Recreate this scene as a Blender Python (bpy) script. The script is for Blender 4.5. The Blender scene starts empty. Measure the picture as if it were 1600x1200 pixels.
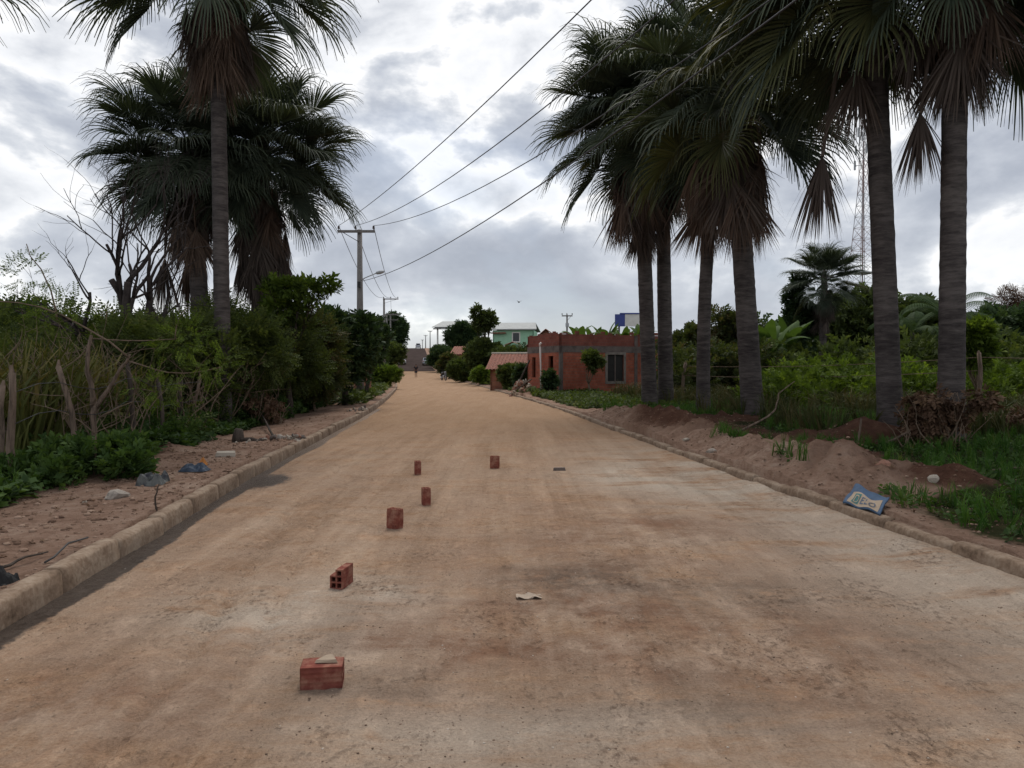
import bpy, math, random
import numpy as np
from mathutils import Vector, Matrix, Euler

random.seed(7)
rng = np.random.default_rng(7)
R = math.radians
scene = bpy.context.scene
col = scene.collection

# ------------------------------------------------------------------ camera
F, CX, CY, HZ, CAMH = 1180.0, 800.0, 600.0, 576.0, 1.6     # photo pixels (1600 x 1200)
PITCH = math.atan((CY - HZ) / F)
cd = bpy.data.cameras.new('camera')
cd.sensor_width = 36.0
cd.lens = 36.0 * F / 1600.0
cd.clip_start = 0.05
cd.clip_end = 5000
cam = bpy.data.objects.new('camera', cd)
col.objects.link(cam)
cam.location = (0, 0, CAMH)
cam.rotation_euler = (math.pi / 2 - PITCH, 0, 0)
scene.camera = cam

# ------------------------------------------------------------------ view
scene.view_settings.view_transform = 'Standard'
scene.view_settings.look = 'None'
scene.view_settings.exposure = 0.6
scene.view_settings.gamma = 1.0
scene.view_settings.use_curve_mapping = False
scene.render.engine = 'CYCLES'
scene.cycles.use_denoising = True
scene.cycles.max_bounces = 6
scene.cycles.transparent_max_bounces = 6

# ------------------------------------------------------------------ sky
SUN_EL = 58.0
world = bpy.data.worlds.new('World')
scene.world = world
world.use_nodes = True
nt = world.node_tree
nt.nodes.clear()


def N(tree, typ, **kw):
    n = tree.nodes.new(typ)
    for k, v in kw.items():
        if k.startswith('i_'):
            n.inputs[k[2:].replace('_', ' ')].default_value = v
        else:
            setattr(n, k, v)
    return n


def mth(tree, op, a, b=None, clamp=False):
    n = tree.nodes.new('ShaderNodeMath')
    n.operation = op
    n.use_clamp = clamp
    for i, v in enumerate((a, b)):
        if v is None:
            continue
        if isinstance(v, (int, float)):
            n.inputs[i].default_value = v
        else:
            tree.links.new(v, n.inputs[i])
    return n.outputs[0]


def ramp(tree, fac, stops, interp='LINEAR'):
    n = tree.nodes.new('ShaderNodeValToRGB')
    n.color_ramp.interpolation = interp
    el = n.color_ramp.elements
    while len(el) < len(stops):
        el.new(0.5)
    for e, (p, c) in zip(el, stops):
        e.position = p
        e.color = (c[0], c[1], c[2], 1) if not isinstance(c, (int, float)) else (c, c, c, 1)
    tree.links.new(fac, n.inputs[0])
    return n.outputs[0]


def mixc(tree, fac, a, b, mode='MIX'):
    n = tree.nodes.new('ShaderNodeMix')
    n.data_type = 'RGBA'
    n.blend_type = mode
    for s, v in ((n.inputs[0], fac), (n.inputs[6], a), (n.inputs[7], b)):
        if isinstance(v, (int, float)):
            s.default_value = v
        elif isinstance(v, (tuple, list)):
            s.default_value = (v[0], v[1], v[2], 1)
        else:
            tree.links.new(v, s)
    return n.outputs[2]


L = nt.links.new
out = N(nt, 'ShaderNodeOutputWorld')
bg = N(nt, 'ShaderNodeBackground')
bg.inputs['Strength'].default_value = 0.094
tc = N(nt, 'ShaderNodeTexCoord')
sep = N(nt, 'ShaderNodeSeparateXYZ')
L(tc.outputs['Generated'], sep.inputs[0])
zc = mth(nt, 'ADD', mth(nt, 'MAXIMUM', sep.outputs[2], 0.0), 0.30)
comb = N(nt, 'ShaderNodeCombineXYZ')
L(mth(nt, 'DIVIDE', sep.outputs[0], zc), comb.inputs[0])
L(mth(nt, 'DIVIDE', sep.outputs[1], zc), comb.inputs[1])
mp = N(nt, 'ShaderNodeMapping')
mp.inputs['Location'].default_value = (3.1, 1.35, 0.0)
L(comb.outputs[0], mp.inputs[0])
n1 = N(nt, 'ShaderNodeTexNoise', i_Scale=0.8, i_Detail=8.0, i_Roughness=0.52, i_Distortion=0.2)
L(mp.outputs[0], n1.inputs['Vector'])
mp2 = N(nt, 'ShaderNodeMapping')
mp2.inputs['Location'].default_value = (0.9, 2.2, 0.15)
mp2.inputs['Scale'].default_value = (1.0, 1.0, 1.75)
L(tc.outputs['Generated'], mp2.inputs[0])
n2 = N(nt, 'ShaderNodeTexNoise', i_Scale=5.2, i_Detail=10.0, i_Roughness=0.55, i_Distortion=0.12)
L(mp2.outputs[0], n2.inputs['Vector'])
nsum = mth(nt, 'ADD', mth(nt, 'MULTIPLY', n1.outputs[0], 0.30), mth(nt, 'MULTIPLY', n2.outputs[0], 0.70))
cloud = ramp(nt, nsum, [(0.36, (2.3, 2.55, 3.1)), (0.43, (2.95, 3.2, 3.75)), (0.485, (3.9, 4.15, 4.65)),
                        (0.515, (5.1, 5.3, 5.65)), (0.545, (7.4, 7.4, 7.45)), (0.59, (6.6, 6.7, 6.9)), (0.66, (4.4, 4.6, 5.0))])
# low in the sky one looks through more and brighter layers of cloud
low = mth(nt, 'SUBTRACT', 1.0, mth(nt, 'MULTIPLY', sep.outputs[2], 3.4), clamp=True)
cloud2 = mixc(nt, mth(nt, 'MULTIPLY', low, 0.30), cloud, (6.6, 6.8, 7.0))
sky = N(nt, 'ShaderNodeTexSky')
sky.sky_type = 'NISHITA'
sky.sun_disc = False
sky.sun_elevation = R(SUN_EL)
sky.sun_rotation = R(0)
veil = ramp(nt, n1.outputs[0], [(0.36, 0.80), (0.46, 0.97)])
fin = mixc(nt, veil, sky.outputs[0], cloud2)
L(fin, bg.inputs['Color'])
L(bg.outputs[0], out.inputs[0])

# ------------------------------------------------------------------ sun behind the cloud
sd = bpy.data.lights.new('sun', 'SUN')
sd.energy = 1.5
sd.angle = R(28)
sd.color = (1.0, 0.95, 0.88)
sun = bpy.data.objects.new('sun', sd)
col.objects.link(sun)
sun.rotation_euler = (-R(90 - SUN_EL), 0, 0)
sun.location = (0, 30, 60)


# ------------------------------------------------------------------ helpers
def at(px, py, Y):
    """world point on the ray through photo pixel (px,py) at forward distance Y"""
    x, y = (px - CX) / F, (CY - py) / F
    s, c = math.sin(PITCH), math.cos(PITCH)
    d = Vector((x, c + y * s, -s + y * c))
    k = Y / d.y
    return Vector((d.x * k, Y, CAMH + d.z * k))


def smooth(xs, ys, w):
    xs, ys = np.array(xs, float), np.array(ys, float)

    def f(y):
        y = np.asarray(y, float)
        ww = w * np.clip(0.25 + np.abs(y) / 60, 0.4, 3)
        return sum(np.interp(y + k * ww, xs, ys) for k in np.linspace(-1, 1, 9)) / 9
    return f


XC = smooth([-40, 0, 5, 12, 28, 39, 51, 63, 90, 120, 147, 258, 900],
            [4.0, 0.8, 0.36, -0.42, -1.65, -2.9, -4.4, -6.0, -10.4, -15.3, -19.0, -33.2, -116], 6)
HW = smooth([-40, 20, 100, 122, 160, 900], [3.5, 3.52, 3.5, 3.1, 3.2, 3.3], 5)
HR = smooth([-40, 58, 75, 95, 120, 147, 258, 275, 400, 3000], [0, 0, .12, .38, 1.1, 2.1, 8.75, 8.95, 6, -30], 6)


def _hash(ix, iy, seed):
    v = np.sin(ix * 127.1 + iy * 311.7 + seed * 74.7) * 43758.5453
    return v - np.floor(v)


def vnoise(x, y, seed=0):
    x, y = np.asarray(x, float), np.asarray(y, float)
    ix, iy = np.floor(x), np.floor(y)
    fx, fy = x - ix, y - iy
    fx, fy = fx * fx * (3 - 2 * fx), fy * fy * (3 - 2 * fy)
    a, b = _hash(ix, iy, seed), _hash(ix + 1, iy, seed)
    c, d = _hash(ix, iy + 1, seed), _hash(ix + 1, iy + 1, seed)
    return (a * (1 - fx) + b * fx) * (1 - fy) + (c * (1 - fx) + d * fx) * fy


def fbm(x, y, o=4, seed=0):
    s, a, t = 0, 1.0, 0
    for k in range(o):
        s = s + a * vnoise(x * 2 ** k + 17 * k, y * 2 ** k - 9 * k, seed + k)
        t += a
        a *= .5
    return s / t


MOUNDS = [(4.2, 16.2, 1.2, 1.5, .22, .9), (4.0, 18.6, 1.1, 1.4, .18, .9), (4.9, 11.9, .9, .8, .24, .9), (6.6, 14.6, 1.5, 1.0, .2, 1),
          (4.6, 9.7, .7, .7, .24, .4), (5.25, 8.9, .5, .45, .2, .9), (6.9, 14.2, .9, .8, .22, 1), (5.7, 19.6, 1.3, 1.0, .25, 1),
          (-6.0, 10.6, .5, .7, .2, .8), (-6.4, 13.2, .5, .7, .22, .8), (1.0, 41.0, .8, 1.2, .2, .6)]


def G(X, Y):
    """ground height"""
    X, Y = np.asarray(X, float), np.asarray(Y, float)
    d = X - XC(Y)
    a = np.abs(d) - HW(Y)
    n = fbm(X * .9, Y * .9, 4, 3) - .5
    nf = fbm(X * 4, Y * 4, 4, 5) - .5
    near = np.clip((120 - Y) / 40, 0, 1)
    sidel = .17 + .12 * n + .05 * nf - .03 * np.clip(a, 0, 3) + .12 * np.clip(a - 3, 0, 4) / 4
    wr = np.exp(-((a - .85 - .2 * n) / .42) ** 2) * np.clip((Y - 8.3) / 1.6, 0, 1) * np.clip((27 - Y) / 6, 0, 1)
    sider = .16 + .13 * n + .06 * nf + wr * (.13 + .34 * fbm(Y * .8 + 3, Y * 0 + 1.5, 3, 9) + .34 * nf) + .10 * np.clip(a - 2, 0, 4) / 4
    s = np.where(d < 0, sidel, sider)
    m = 0
    for (mx, my, rx, ry, h, red) in MOUNDS:
        m = m + h * np.exp(-((X - mx) / rx) ** 2 - ((Y - my) / ry) ** 2) * (1 + 1.2 * nf)
    s = s + m
    s = s * near + (1 - near) * .1
    s = np.where(a < .17, np.minimum(s, .12), s)
    s = np.where(a < .05, -.14, s)
    return HR(Y) + s


def g(x, y):
    return float(G(x, y))


def link(o, parent=None, **props):
    col.objects.link(o)
    if parent is not None:
        o.parent = parent
    for k, v in props.items():
        if v is not None:
            o[k] = v
    return o


def empty(name, loc, rz=0, label=None, cat=None, group=None, rot=None):
    o = bpy.data.objects.new(name, None)
    o.empty_display_size = .2
    o.location = loc
    o.rotation_euler = rot if rot else (0, 0, rz)
    return link(o, None, label=label, category=cat, group=group)


def np_mesh(name, V, Fq, mat=None, smooth_=False, tint=None, attrs=None):
    """V (n,3), Fq (m,k) with k = 3 or 4, straight into a mesh"""
    me = bpy.data.meshes.new(name)
    V = np.asarray(V, np.float32)
    Fq = np.asarray(Fq, np.int32)
    m, k = Fq.shape
    me.vertices.add(len(V))
    me.vertices.foreach_set('co', V.ravel())
    me.loops.add(m * k)
    me.loops.foreach_set('vertex_index', Fq.ravel())
    me.polygons.add(m)
    me.polygons.foreach_set('loop_start', np.arange(0, m * k, k, dtype=np.int32))
    if smooth_:
        me.polygons.foreach_set('use_smooth', np.ones(m, bool))
    al = dict(attrs or {})
    if tint is not None:
        al['tint'] = tint
    for an, av in al.items():
        at_ = me.attributes.new(an, 'FLOAT', 'POINT')
        at_.data.foreach_set('value', np.asarray(av, np.float32))
    me.update(calc_edges=True)
    me.validate()
    if mat:
        me.materials.append(mat)
    return me


def mobj(name, me, parent=None, **props):
    return link(bpy.data.objects.new(name, me), parent, **props)


class MB:
    def __init__(s):
        s.v, s.f = [], []

    def add(s, vs, fs):
        b = len(s.v)
        s.v += [tuple(p) for p in vs]
        s.f += [tuple(i + b for i in f) for f in fs]
        return s

    def box(s, c, size, M=None):
        hx, hy, hz = size[0] / 2, size[1] / 2, size[2] / 2
        vs = [Vector((x, y, z)) for x in (-hx, hx) for y in (-hy, hy) for z in (-hz, hz)]
        if M is not None:
            vs = [M @ v for v in vs]
        vs = [v + Vector(c) for v in vs]
        return s.add(vs, [(0, 1, 3, 2), (4, 6, 7, 5), (0, 4, 5, 1), (2, 3, 7, 6), (0, 2, 6, 4), (1, 5, 7, 3)])

    def bar(s, p, q, w, h=None):
        p, q = Vector(p), Vector(q)
        return s.tube([p, q], [w, w], 4) if h is None else s

    def tube(s, pts, rad, n=8, cap=True, jit=0.0):
        pts = [Vector(p) for p in pts]
        if isinstance(rad, (int, float)):
            rad = [rad] * len(pts)
        b = len(s.v)
        up = None
        for i, p in enumerate(pts):
            t = (pts[min(i + 1, len(pts) - 1)] - pts[max(i - 1, 0)])
            t = t.normalized() if t.length > 1e-9 else Vector((0, 0, 1))
            if up is None:
                up = Vector((0, 0, 1)) if abs(t.z) < .9 else Vector((1, 0, 0))
            x = up.cross(t)
            if x.length < 1e-6:
                x = Vector((1, 0, 0)).cross(t)
            x.normalize()
            y = t.cross(x)
            up = y
            for k in range(n):
                a = 2 * math.pi * k / n
                r = rad[i] * (1 + random.uniform(-jit, jit))
                s.v.append(tuple(p + x * (math.cos(a) * r) + y * (math.sin(a) * r)))
        for i in range(len(pts) - 1):
            for k in range(n):
                a, c = b + i * n + k, b + i * n + (k + 1) % n
                s.f.append((a, c, c + n, a + n))
        if cap:
            s.f.append(tuple(b + k for k in range(n))[::-1])
            e = b + (len(pts) - 1) * n
            s.f.append(tuple(e + k for k in range(n)))
        return s

    def lathe(s, prof, c=(0, 0, 0), n=14, M=None):
        b = len(s.v)
        for (r, z) in prof:
            for k in range(n):
                a = 2 * math.pi * k / n
                v = Vector((r * math.cos(a), r * math.sin(a), z))
                if M is not None:
                    v = M @ v
                s.v.append(tuple(v + Vector(c)))
        for i in range(len(prof) - 1):
            for k in range(n):
                a, d = b + i * n + k, b + i * n + (k + 1) % n
                s.f.append((a, d, d + n, a + n))
        s.f.append(tuple(b + k for k in range(n))[::-1])
        e = b + (len(prof) - 1) * n
        s.f.append(tuple(e + k for k in range(n)))
        return s

    def mesh(s, name, mat, smooth_=False):
        me = bpy.data.meshes.new(name)
        me.from_pydata(s.v, [], s.f)
        me.update()
        if mat:
            me.materials.append(mat)
        if smooth_:
            me.polygons.foreach_set('use_smooth', np.ones(len(me.polygons), bool))
        return me

    def build(s, name, mat, parent=None, smooth_=False, **props):
        return mobj(name, s.mesh(name, mat, smooth_), parent, **props)


def local(parent, p):
    """world point in an unrotated parent's space"""
    return Vector(p) - parent.location


# ------------------------------------------------------------------ materials
def mat_new(name):
    m = bpy.data.materials.new(name)
    m.use_nodes = True
    t = m.node_tree
    p = t.nodes['Principled BSDF']
    return m, t, p


def mat_plain(name, c, rough=.7, var=.25, scale=8.0, bump=.15, metal=0.0, spec=.3, c2=None, bscale=None, stretch=None):
    m, t, p = mat_new(name)
    tcn = N(t, 'ShaderNodeTexCoord')
    vec = tcn.outputs['Object']
    if stretch:
        mpn = N(t, 'ShaderNodeMapping')
        mpn.inputs['Scale'].default_value = stretch
        t.links.new(vec, mpn.inputs[0])
        vec = mpn.outputs[0]
    n = N(t, 'ShaderNodeTexNoise', i_Scale=scale, i_Detail=6.0, i_Roughness=.6)
    t.links.new(vec, n.inputs['Vector'])
    c2 = c2 or tuple(x * (1 - var) for x in c)
    hi = tuple(min(1, x * (1 + var * .6)) for x in c)
    t.links.new(ramp(t, n.outputs[0], [(.32, c2), (.5, c), (.7, hi)]), p.inputs['Base Color'])
    p.inputs['Roughness'].default_value = rough
    p.inputs['Metallic'].default_value = metal
    p.inputs['Specular IOR Level'].default_value = spec
    if bump:
        n3 = N(t, 'ShaderNodeTexNoise', i_Scale=bscale or scale * 5, i_Detail=5.0)
        t.links.new(vec, n3.inputs['Vector'])
        b = N(t, 'ShaderNodeBump', i_Strength=bump, i_Distance=.02)
        t.links.new(n3.outputs[0], b.inputs['Height'])
        t.links.new(b.outputs[0], p.inputs['Normal'])
    return m


def mat_leaf(name, stops, rough=.7, trans=.3, tcol=None, spec=.12):
    """leaf: colour by a per-leaf random value, some light passes through"""
    m, t, p = mat_new(name)
    a = N(t, 'ShaderNodeAttribute', attribute_name='tint')
    tcn = N(t, 'ShaderNodeTexCoord')
    n = N(t, 'ShaderNodeTexNoise', i_Scale=1.3, i_Detail=3.0)
    t.links.new(tcn.outputs['Object'], n.inputs['Vector'])
    f = mth(t, 'ADD', mth(t, 'MULTIPLY', a.outputs['Fac'], .65), mth(t, 'MULTIPLY', n.outputs[0], .38), clamp=True)
    c = ramp(t, f, stops)
    t.links.new(c, p.inputs['Base Color'])
    p.inputs['Roughness'].default_value = rough
    p.inputs['Specular IOR Level'].default_value = spec
    tr = N(t, 'ShaderNodeBsdfTranslucent')
    t.links.new(mixc(t, 1.0, c, tcol or (1.25, 1.3, .5), 'MULTIPLY'), tr.inputs[0])
    mx = N(t, 'ShaderNodeMixShader')
    mx.inputs[0].default_value = trans
    t.links.new(p.outputs[0], mx.inputs[1])
    t.links.new(tr.outputs[0], mx.inputs[2])
    t.links.new(mx.outputs[0], t.nodes['Material Output'].inputs[0])
    return m


def g3(r, gg, b):
    return (r, gg, b)


M = {}
M['leaf_shrub'] = mat_leaf('leaf_shrub', [(.1, (.026, .038, .015)), (.45, (.062, .084, .028)), (.75, (.100, .128, .038)), (.97, (.20, .19, .07))])
M['leaf_dark'] = mat_leaf('leaf_dark', [(.1, (.020, .036, .019)), (.5, (.042, .072, .031)), (.85, (.078, .115, .045))], trans=.2)
M['leaf_bright'] = mat_leaf('leaf_bright', [(.1, (.034, .055, .012)), (.5, (.085, .130, .022)), (.9, (.17, .23, .040))], trans=.35)
M['leaf_weed'] = mat_leaf('leaf_weed', [(.1, (.020, .040, .014)), (.5, (.050, .090, .026)), (.9, (.10, .155, .045))], trans=.3)
M['leaf_red'] = mat_leaf('leaf_red', [(.1, (.026, .040, .017)), (.5, (.062, .076, .03)), (.8, (.115, .085, .042)), (.97, (.17, .09, .055))])
M['leaf_dry'] = mat_leaf('leaf_dry', [(.1, (.050, .028, .018)), (.5, (.11, .065, .042)), (.9, (.20, .13, .08))], trans=.15, tcol=(1.1, .9, .6))
M['leaf_cane'] = mat_leaf('leaf_cane', [(.1, (.045, .055, .018)), (.5, (.11, .12, .035)), (.9, (.24, .19, .08))], trans=.3, tcol=(1.1, 1, .5))
M['leaf_grass'] = mat_leaf('leaf_grass', [(.1, (.020, .055, .012)), (.5, (.050, .115, .020)), (.82, (.095, .15, .035)), (.97, (.22, .17, .08))], trans=.3)
M['leaf_tan_grass'] = mat_leaf('leaf_tan_grass', [(.1, (.03, .045, .014)), (.5, (.065, .07, .025)), (.9, (.13, .10, .05))], trans=.25, tcol=(1.1, 1, .6))
M['frond_live'] = mat_leaf('frond_live', [(.1, (.026, .036, .027)), (.5, (.054, .070, .047)), (.9, (.105, .122, .076))], rough=.6, trans=.12, spec=.18)
M['frond_olive'] = mat_leaf('frond_olive', [(.1, (.034, .040, .018)), (.5, (.078, .082, .034)), (.9, (.15, .135, .055))], rough=.5, trans=.15)
M['frond_dead'] = mat_leaf('frond_dead', [(.1, (.045, .036, .032)), (.5, (.105, .082, .070)), (.9, (.20, .16, .132))], rough=.8, trans=.1, tcol=(1.1, .9, .7), spec=.15)
M['frond_rust'] = mat_leaf('frond_rust', [(.1, (.058, .039, .031)), (.5, (.135, .092, .070)), (.9, (.23, .165, .125))], rough=.8, trans=.1, tcol=(1.1, .9, .7), spec=.15)
M['bark'] = mat_plain('bark', (.075, .060, .050), .9, .5, 14, 1.0, spec=.1, c2=(.03, .024, .02), stretch=(1, 1, .15))
M['bark_pale'] = mat_plain('bark_pale', (.17, .125, .095), .9, .6, 16, 1.0, spec=.1, c2=(.055, .042, .034), stretch=(1.2, 1.2, .12))
M['bark_dead'] = mat_plain('bark_dead', (.055, .045, .042), .9, .4, 5, .6, spec=.1)
M['twig'] = mat_plain('twig', (.17, .125, .09), .9, .4, 9, .4, spec=.1)
M['concrete_pole'] = mat_plain('concrete_pole', (.19, .175, .165), .85, .2, 3, .2)
M['concrete'] = mat_plain('concrete', (.21, .18, .155), .9, .3, 4, .35)
M['iron'] = mat_plain('iron', (.04, .038, .038), .6, .3, 10, .1)
M['wire'] = mat_plain('wire', (.05, .05, .055), .5, .2, 3, 0)
M['insulator'] = mat_plain('insulator', (.05, .03, .025), .25, .2, 9, 0, spec=.5)
M['lamp_grey'] = mat_plain('lamp_grey', (.35, .36, .37), .5, .1, 5, 0)
M['galv'] = mat_plain('galv', (.40, .41, .42), .5, .15, 3, 0, metal=.3)
M['tower_red'] = mat_plain('tower_red', (.30, .22, .21), .6, .15, 3, 0)
M['tower_white'] = mat_plain('tower_white', (.40, .40, .41), .6, .1, 3, 0)
M['pvc'] = mat_plain('pvc', (.62, .55, .50), .5, .12, 3, .05)
M['plaster_green'] = mat_plain('plaster_green', (.30, .52, .36), .85, .1, 2, .1)
M['plaster_white'] = mat_plain('plaster_white', (.66, .64, .60), .85, .1, 2, .1)
M['roof_grey'] = mat_plain('roof_grey', (.36, .37, .36), .8, .15, 1.5, .1)
M['roof_tile'] = mat_plain('roof_tile', (.22, .088, .058), .85, .6, 9, .5, c2=(.07, .035, .028))
M['dark_in'] = mat_plain('dark_in', (.03, .028, .026), .9, .2, 3, 0)
M['mortar'] = mat_plain('mortar', (.125, .100, .088), .92, .45, 2.2, .4)
M['glass'] = mat_plain('glass', (.02, .022, .025), .08, .1, 3, 0, spec=.6)
M['rubber'] = mat_plain('rubber', (.018, .018, .019), .8, .2, 8, .1)
M['rim'] = mat_plain('rim', (.35, .35, .36), .35, .1, 8, 0, metal=.6)
M['paint_silver'] = mat_plain('paint_silver', (.40, .42, .45), .3, .05, 3, 0, metal=.35, spec=.5)
M['paint_white'] = mat_plain('paint_white', (.66, .67, .68), .35, .05, 3, 0, spec=.5)
M['tail_light'] = mat_plain('tail_light', (.30, .02, .015), .3, .1, 5, 0, spec=.5)
M['black_plastic'] = mat_plain('black_plastic', (.025, .025, .027), .5, .2, 8, 0)
M['skin'] = mat_plain('skin', (.17, .085, .055), .6, .1, 8, 0)
M['hair'] = mat_plain('hair', (.012, .010, .009), .6, .2, 20, .1)
M['cloth_black'] = mat_plain('cloth_black', (.018, .019, .024), .9, .2, 8, .1)
M['cloth_navy'] = mat_plain('cloth_navy', (.022, .024, .035), .9, .2, 8, .1)
M['stone'] = mat_plain('stone', (.30, .26, .22), .9, .3, 5, .4)
M['stone_white'] = mat_plain('stone_white', (.36, .315, .26), .9, .2, 5, .3)
M['stone_red'] = mat_plain('stone_red', (.26, .135, .095), .95, .3, 5, .5)
M['bag_blue'] = mat_plain('bag_blue', (.03, .045, .07), .6, .4, 6, .2)
M['bag_grey'] = mat_plain('bag_grey', (.10, .105, .10), .55, .6, 9, .2, c2=(.02, .02, .03))
M['orange'] = mat_plain('orange', (.50, .20, .05), .6, .3, 6, .1)
M['sack_blue'] = mat_plain('sack_blue', (.045, .085, .15), .75, .3, 9, .2)
M['sack_beige'] = mat_plain('sack_beige', (.33, .255, .185), .85, .2, 8, .2)
M['sack_green'] = mat_plain('sack_green', (.035, .13, .125), .75, .2, 8, .1)
M['board_blue'] = mat_plain('board_blue', (.05, .07, .25), .5, .1, 3, 0)
M['plank'] = mat_plain('plank', (.20, .135, .095), .9, .35, 6, .4, stretch=(1, .2, 1))
M['paper'] = mat_plain('paper', (.34, .27, .21), .9, .15, 6, .2)


def mat_clay():
    m, t, p = mat_new('clay_brick')
    tcn = N(t, 'ShaderNodeTexCoord')
    oi = N(t, 'ShaderNodeObjectInfo')
    n = N(t, 'ShaderNodeTexNoise', i_Scale=18.0, i_Detail=6.0)
    t.links.new(tcn.outputs['Object'], n.inputs['Vector'])
    c = ramp(t, n.outputs[0], [(.3, (.13, .040, .030)), (.5, (.21, .068, .047)), (.75, (.29, .115, .078))])
    c = mixc(t, mth(t, 'MULTIPLY', oi.outputs['Random'], .35), c, (.17, .055, .05))
    nd = N(t, 'ShaderNodeTexNoise', i_Scale=9.0, i_Detail=8.0, i_Roughness=.7)
    t.links.new(tcn.outputs['Object'], nd.inputs['Vector'])
    c = mixc(t, mth(t, 'MULTIPLY', ramp(t, nd.outputs[0], [(.46, 0.0), (.66, 1.0)]), .55), c, (.30, .195, .14))
    t.links.new(c, p.inputs['Base Color'])
    p.inputs['Roughness'].default_value = .9
    p.inputs['Specular IOR Level'].default_value = .05
    n2_ = N(t, 'ShaderNodeTexNoise', i_Scale=140.0, i_Detail=3.0)
    t.links.new(tcn.outputs['Object'], n2_.inputs['Vector'])
    b = N(t, 'ShaderNodeBump', i_Strength=.35, i_Distance=.004)
    t.links.new(n2_.outputs[0], b.inputs['Height'])
    t.links.new(b.outputs[0], p.inputs['Normal'])
    return m


M['clay'] = mat_clay()


def mat_brickwall(name, c1, c2, mort, bw=.24, bh=.165):
    m, t, p = mat_new(name)
    tcn = N(t, 'ShaderNodeTexCoord')
    se = N(t, 'ShaderNodeSeparateXYZ')
    t.links.new(tcn.outputs['Object'], se.inputs[0])
    cb = N(t, 'ShaderNodeCombineXYZ')
    t.links.new(mth(t, 'ADD', se.outputs[0], se.outputs[1]), cb.inputs[0])
    t.links.new(se.outputs[2], cb.inputs[1])
    br = N(t, 'ShaderNodeTexBrick')
    br.inputs['Scale'].default_value = 1.0
    br.inputs['Brick Width'].default_value = bw
    br.inputs['Row Height'].default_value = bh
    br.inputs['Mortar Size'].default_value = .013
    br.inputs['Mortar Smooth'].default_value = .3
    br.inputs['Bias'].default_value = 0
    br.inputs['Color1'].default_value = (*c1, 1)
    br.inputs['Color2'].default_value = (*c2, 1)
    br.inputs['Mortar'].default_value = (*mort, 1)
    t.links.new(cb.outputs[0], br.inputs['Vector'])
    n = N(t, 'ShaderNodeTexNoise', i_Scale=.9, i_Detail=7.0, i_Roughness=.65)
    t.links.new(tcn.outputs['Object'], n.inputs['Vector'])
    dirt = ramp(t, n.outputs[0], [(.36, (.70, .67, .66)), (.55, (1, 1, 1)), (.75, (1.12, 1.05, 1.0))])
    t.links.new(mixc(t, 1.0, br.outputs[0], dirt, 'MULTIPLY'), p.inputs['Base Color'])
    p.inputs['Roughness'].default_value = .92
    p.inputs['Specular IOR Level'].default_value = .1
    b = N(t, 'ShaderNodeBump', i_Strength=.6, i_Distance=.015)
    t.links.new(mth(t, 'SUBTRACT', 1.0, br.outputs[1]), b.inputs['Height'])
    t.links.new(b.outputs[0], p.inputs['Normal'])
    return m


M['brickwall'] = mat_brickwall('brickwall', (.40, .125, .075), (.31, .092, .058), (.25, .135, .098))
M['brickwall_top'] = mat_brickwall('brickwall_top', (.24, .080, .058), (.18, .062, .048), (.17, .095, .075))
M['brickwall_far'] = mat_brickwall('brickwall_far', (.33, .15, .09), (.27, .11, .07), (.26, .16, .12))


def mat_trunk():
    m, t, p = mat_new('palm_trunk')
    tcn = N(t, 'ShaderNodeTexCoord')
    oi = N(t, 'ShaderNodeObjectInfo')
    mpn = N(t, 'ShaderNodeMapping')
    mpn.inputs['Scale'].default_value = (1.0, 1.0, 5.5)
    t.links.new(tcn.outputs['Object'], mpn.inputs[0])
    n = N(t, 'ShaderNodeTexNoise', i_Scale=2.6, i_Detail=9.0, i_Roughness=.72, i_Distortion=.3)
    t.links.new(mpn.outputs[0], n.inputs['Vector'])
    nb = N(t, 'ShaderNodeTexNoise', i_Scale=.8, i_Detail=4.0)
    t.links.new(tcn.outputs['Object'], nb.inputs['Vector'])
    f = mth(t, 'ADD', mth(t, 'MULTIPLY', n.outputs[0], .6), mth(t, 'MULTIPLY', nb.outputs[0], .4))
    c = ramp(t, f, [(.36, (.026, .022, .022)), (.48, (.068, .058, .055)), (.60, (.125, .108, .100))])
    t.links.new(c, p.inputs['Base Color'])
    p.inputs['Roughness'].default_value = .9
    p.inputs['Specular IOR Level'].default_value = .12
    b = N(t, 'ShaderNodeBump', i_Strength=.7, i_Distance=.03)
    t.links.new(n.outputs[0], b.inputs['Height'])
    t.links.new(b.outputs[0], p.inputs['Normal'])
    return m


M['trunk'] = mat_trunk()


def mat_kerb():
    m, t, p = mat_new('kerb_concrete')
    ge = N(t, 'ShaderNodeNewGeometry')
    n = N(t, 'ShaderNodeTexNoise', i_Scale=2.6, i_Detail=9.0, i_Roughness=.72)
    t.links.new(ge.outputs['Position'], n.inputs['Vector'])
    n2_ = N(t, 'ShaderNodeTexNoise', i_Scale=26.0, i_Detail=5.0)
    t.links.new(ge.outputs['Position'], n2_.inputs['Vector'])
    f = mth(t, 'ADD', mth(t, 'MULTIPLY', n.outputs[0], .7), mth(t, 'MULTIPLY', n2_.outputs[0], .3))
    c = ramp(t, f, [(.36, (.105, .072, .048)), (.47, (.20, .140, .098)), (.57, (.27, .205, .150)), (.68, (.31, .25, .195))])
    t.links.new(c, p.inputs['Base Color'])
    p.inputs['Roughness'].default_value = .9
    p.inputs['Specular IOR Level'].default_value = .15
    b = N(t, 'ShaderNodeBump', i_Strength=.5, i_Distance=.012)
    t.links.new(n2_.outputs[0], b.inputs['Height'])
    t.links.new(b.outputs[0], p.inputs['Normal'])
    return m


M['kerb'] = mat_kerb()


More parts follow.
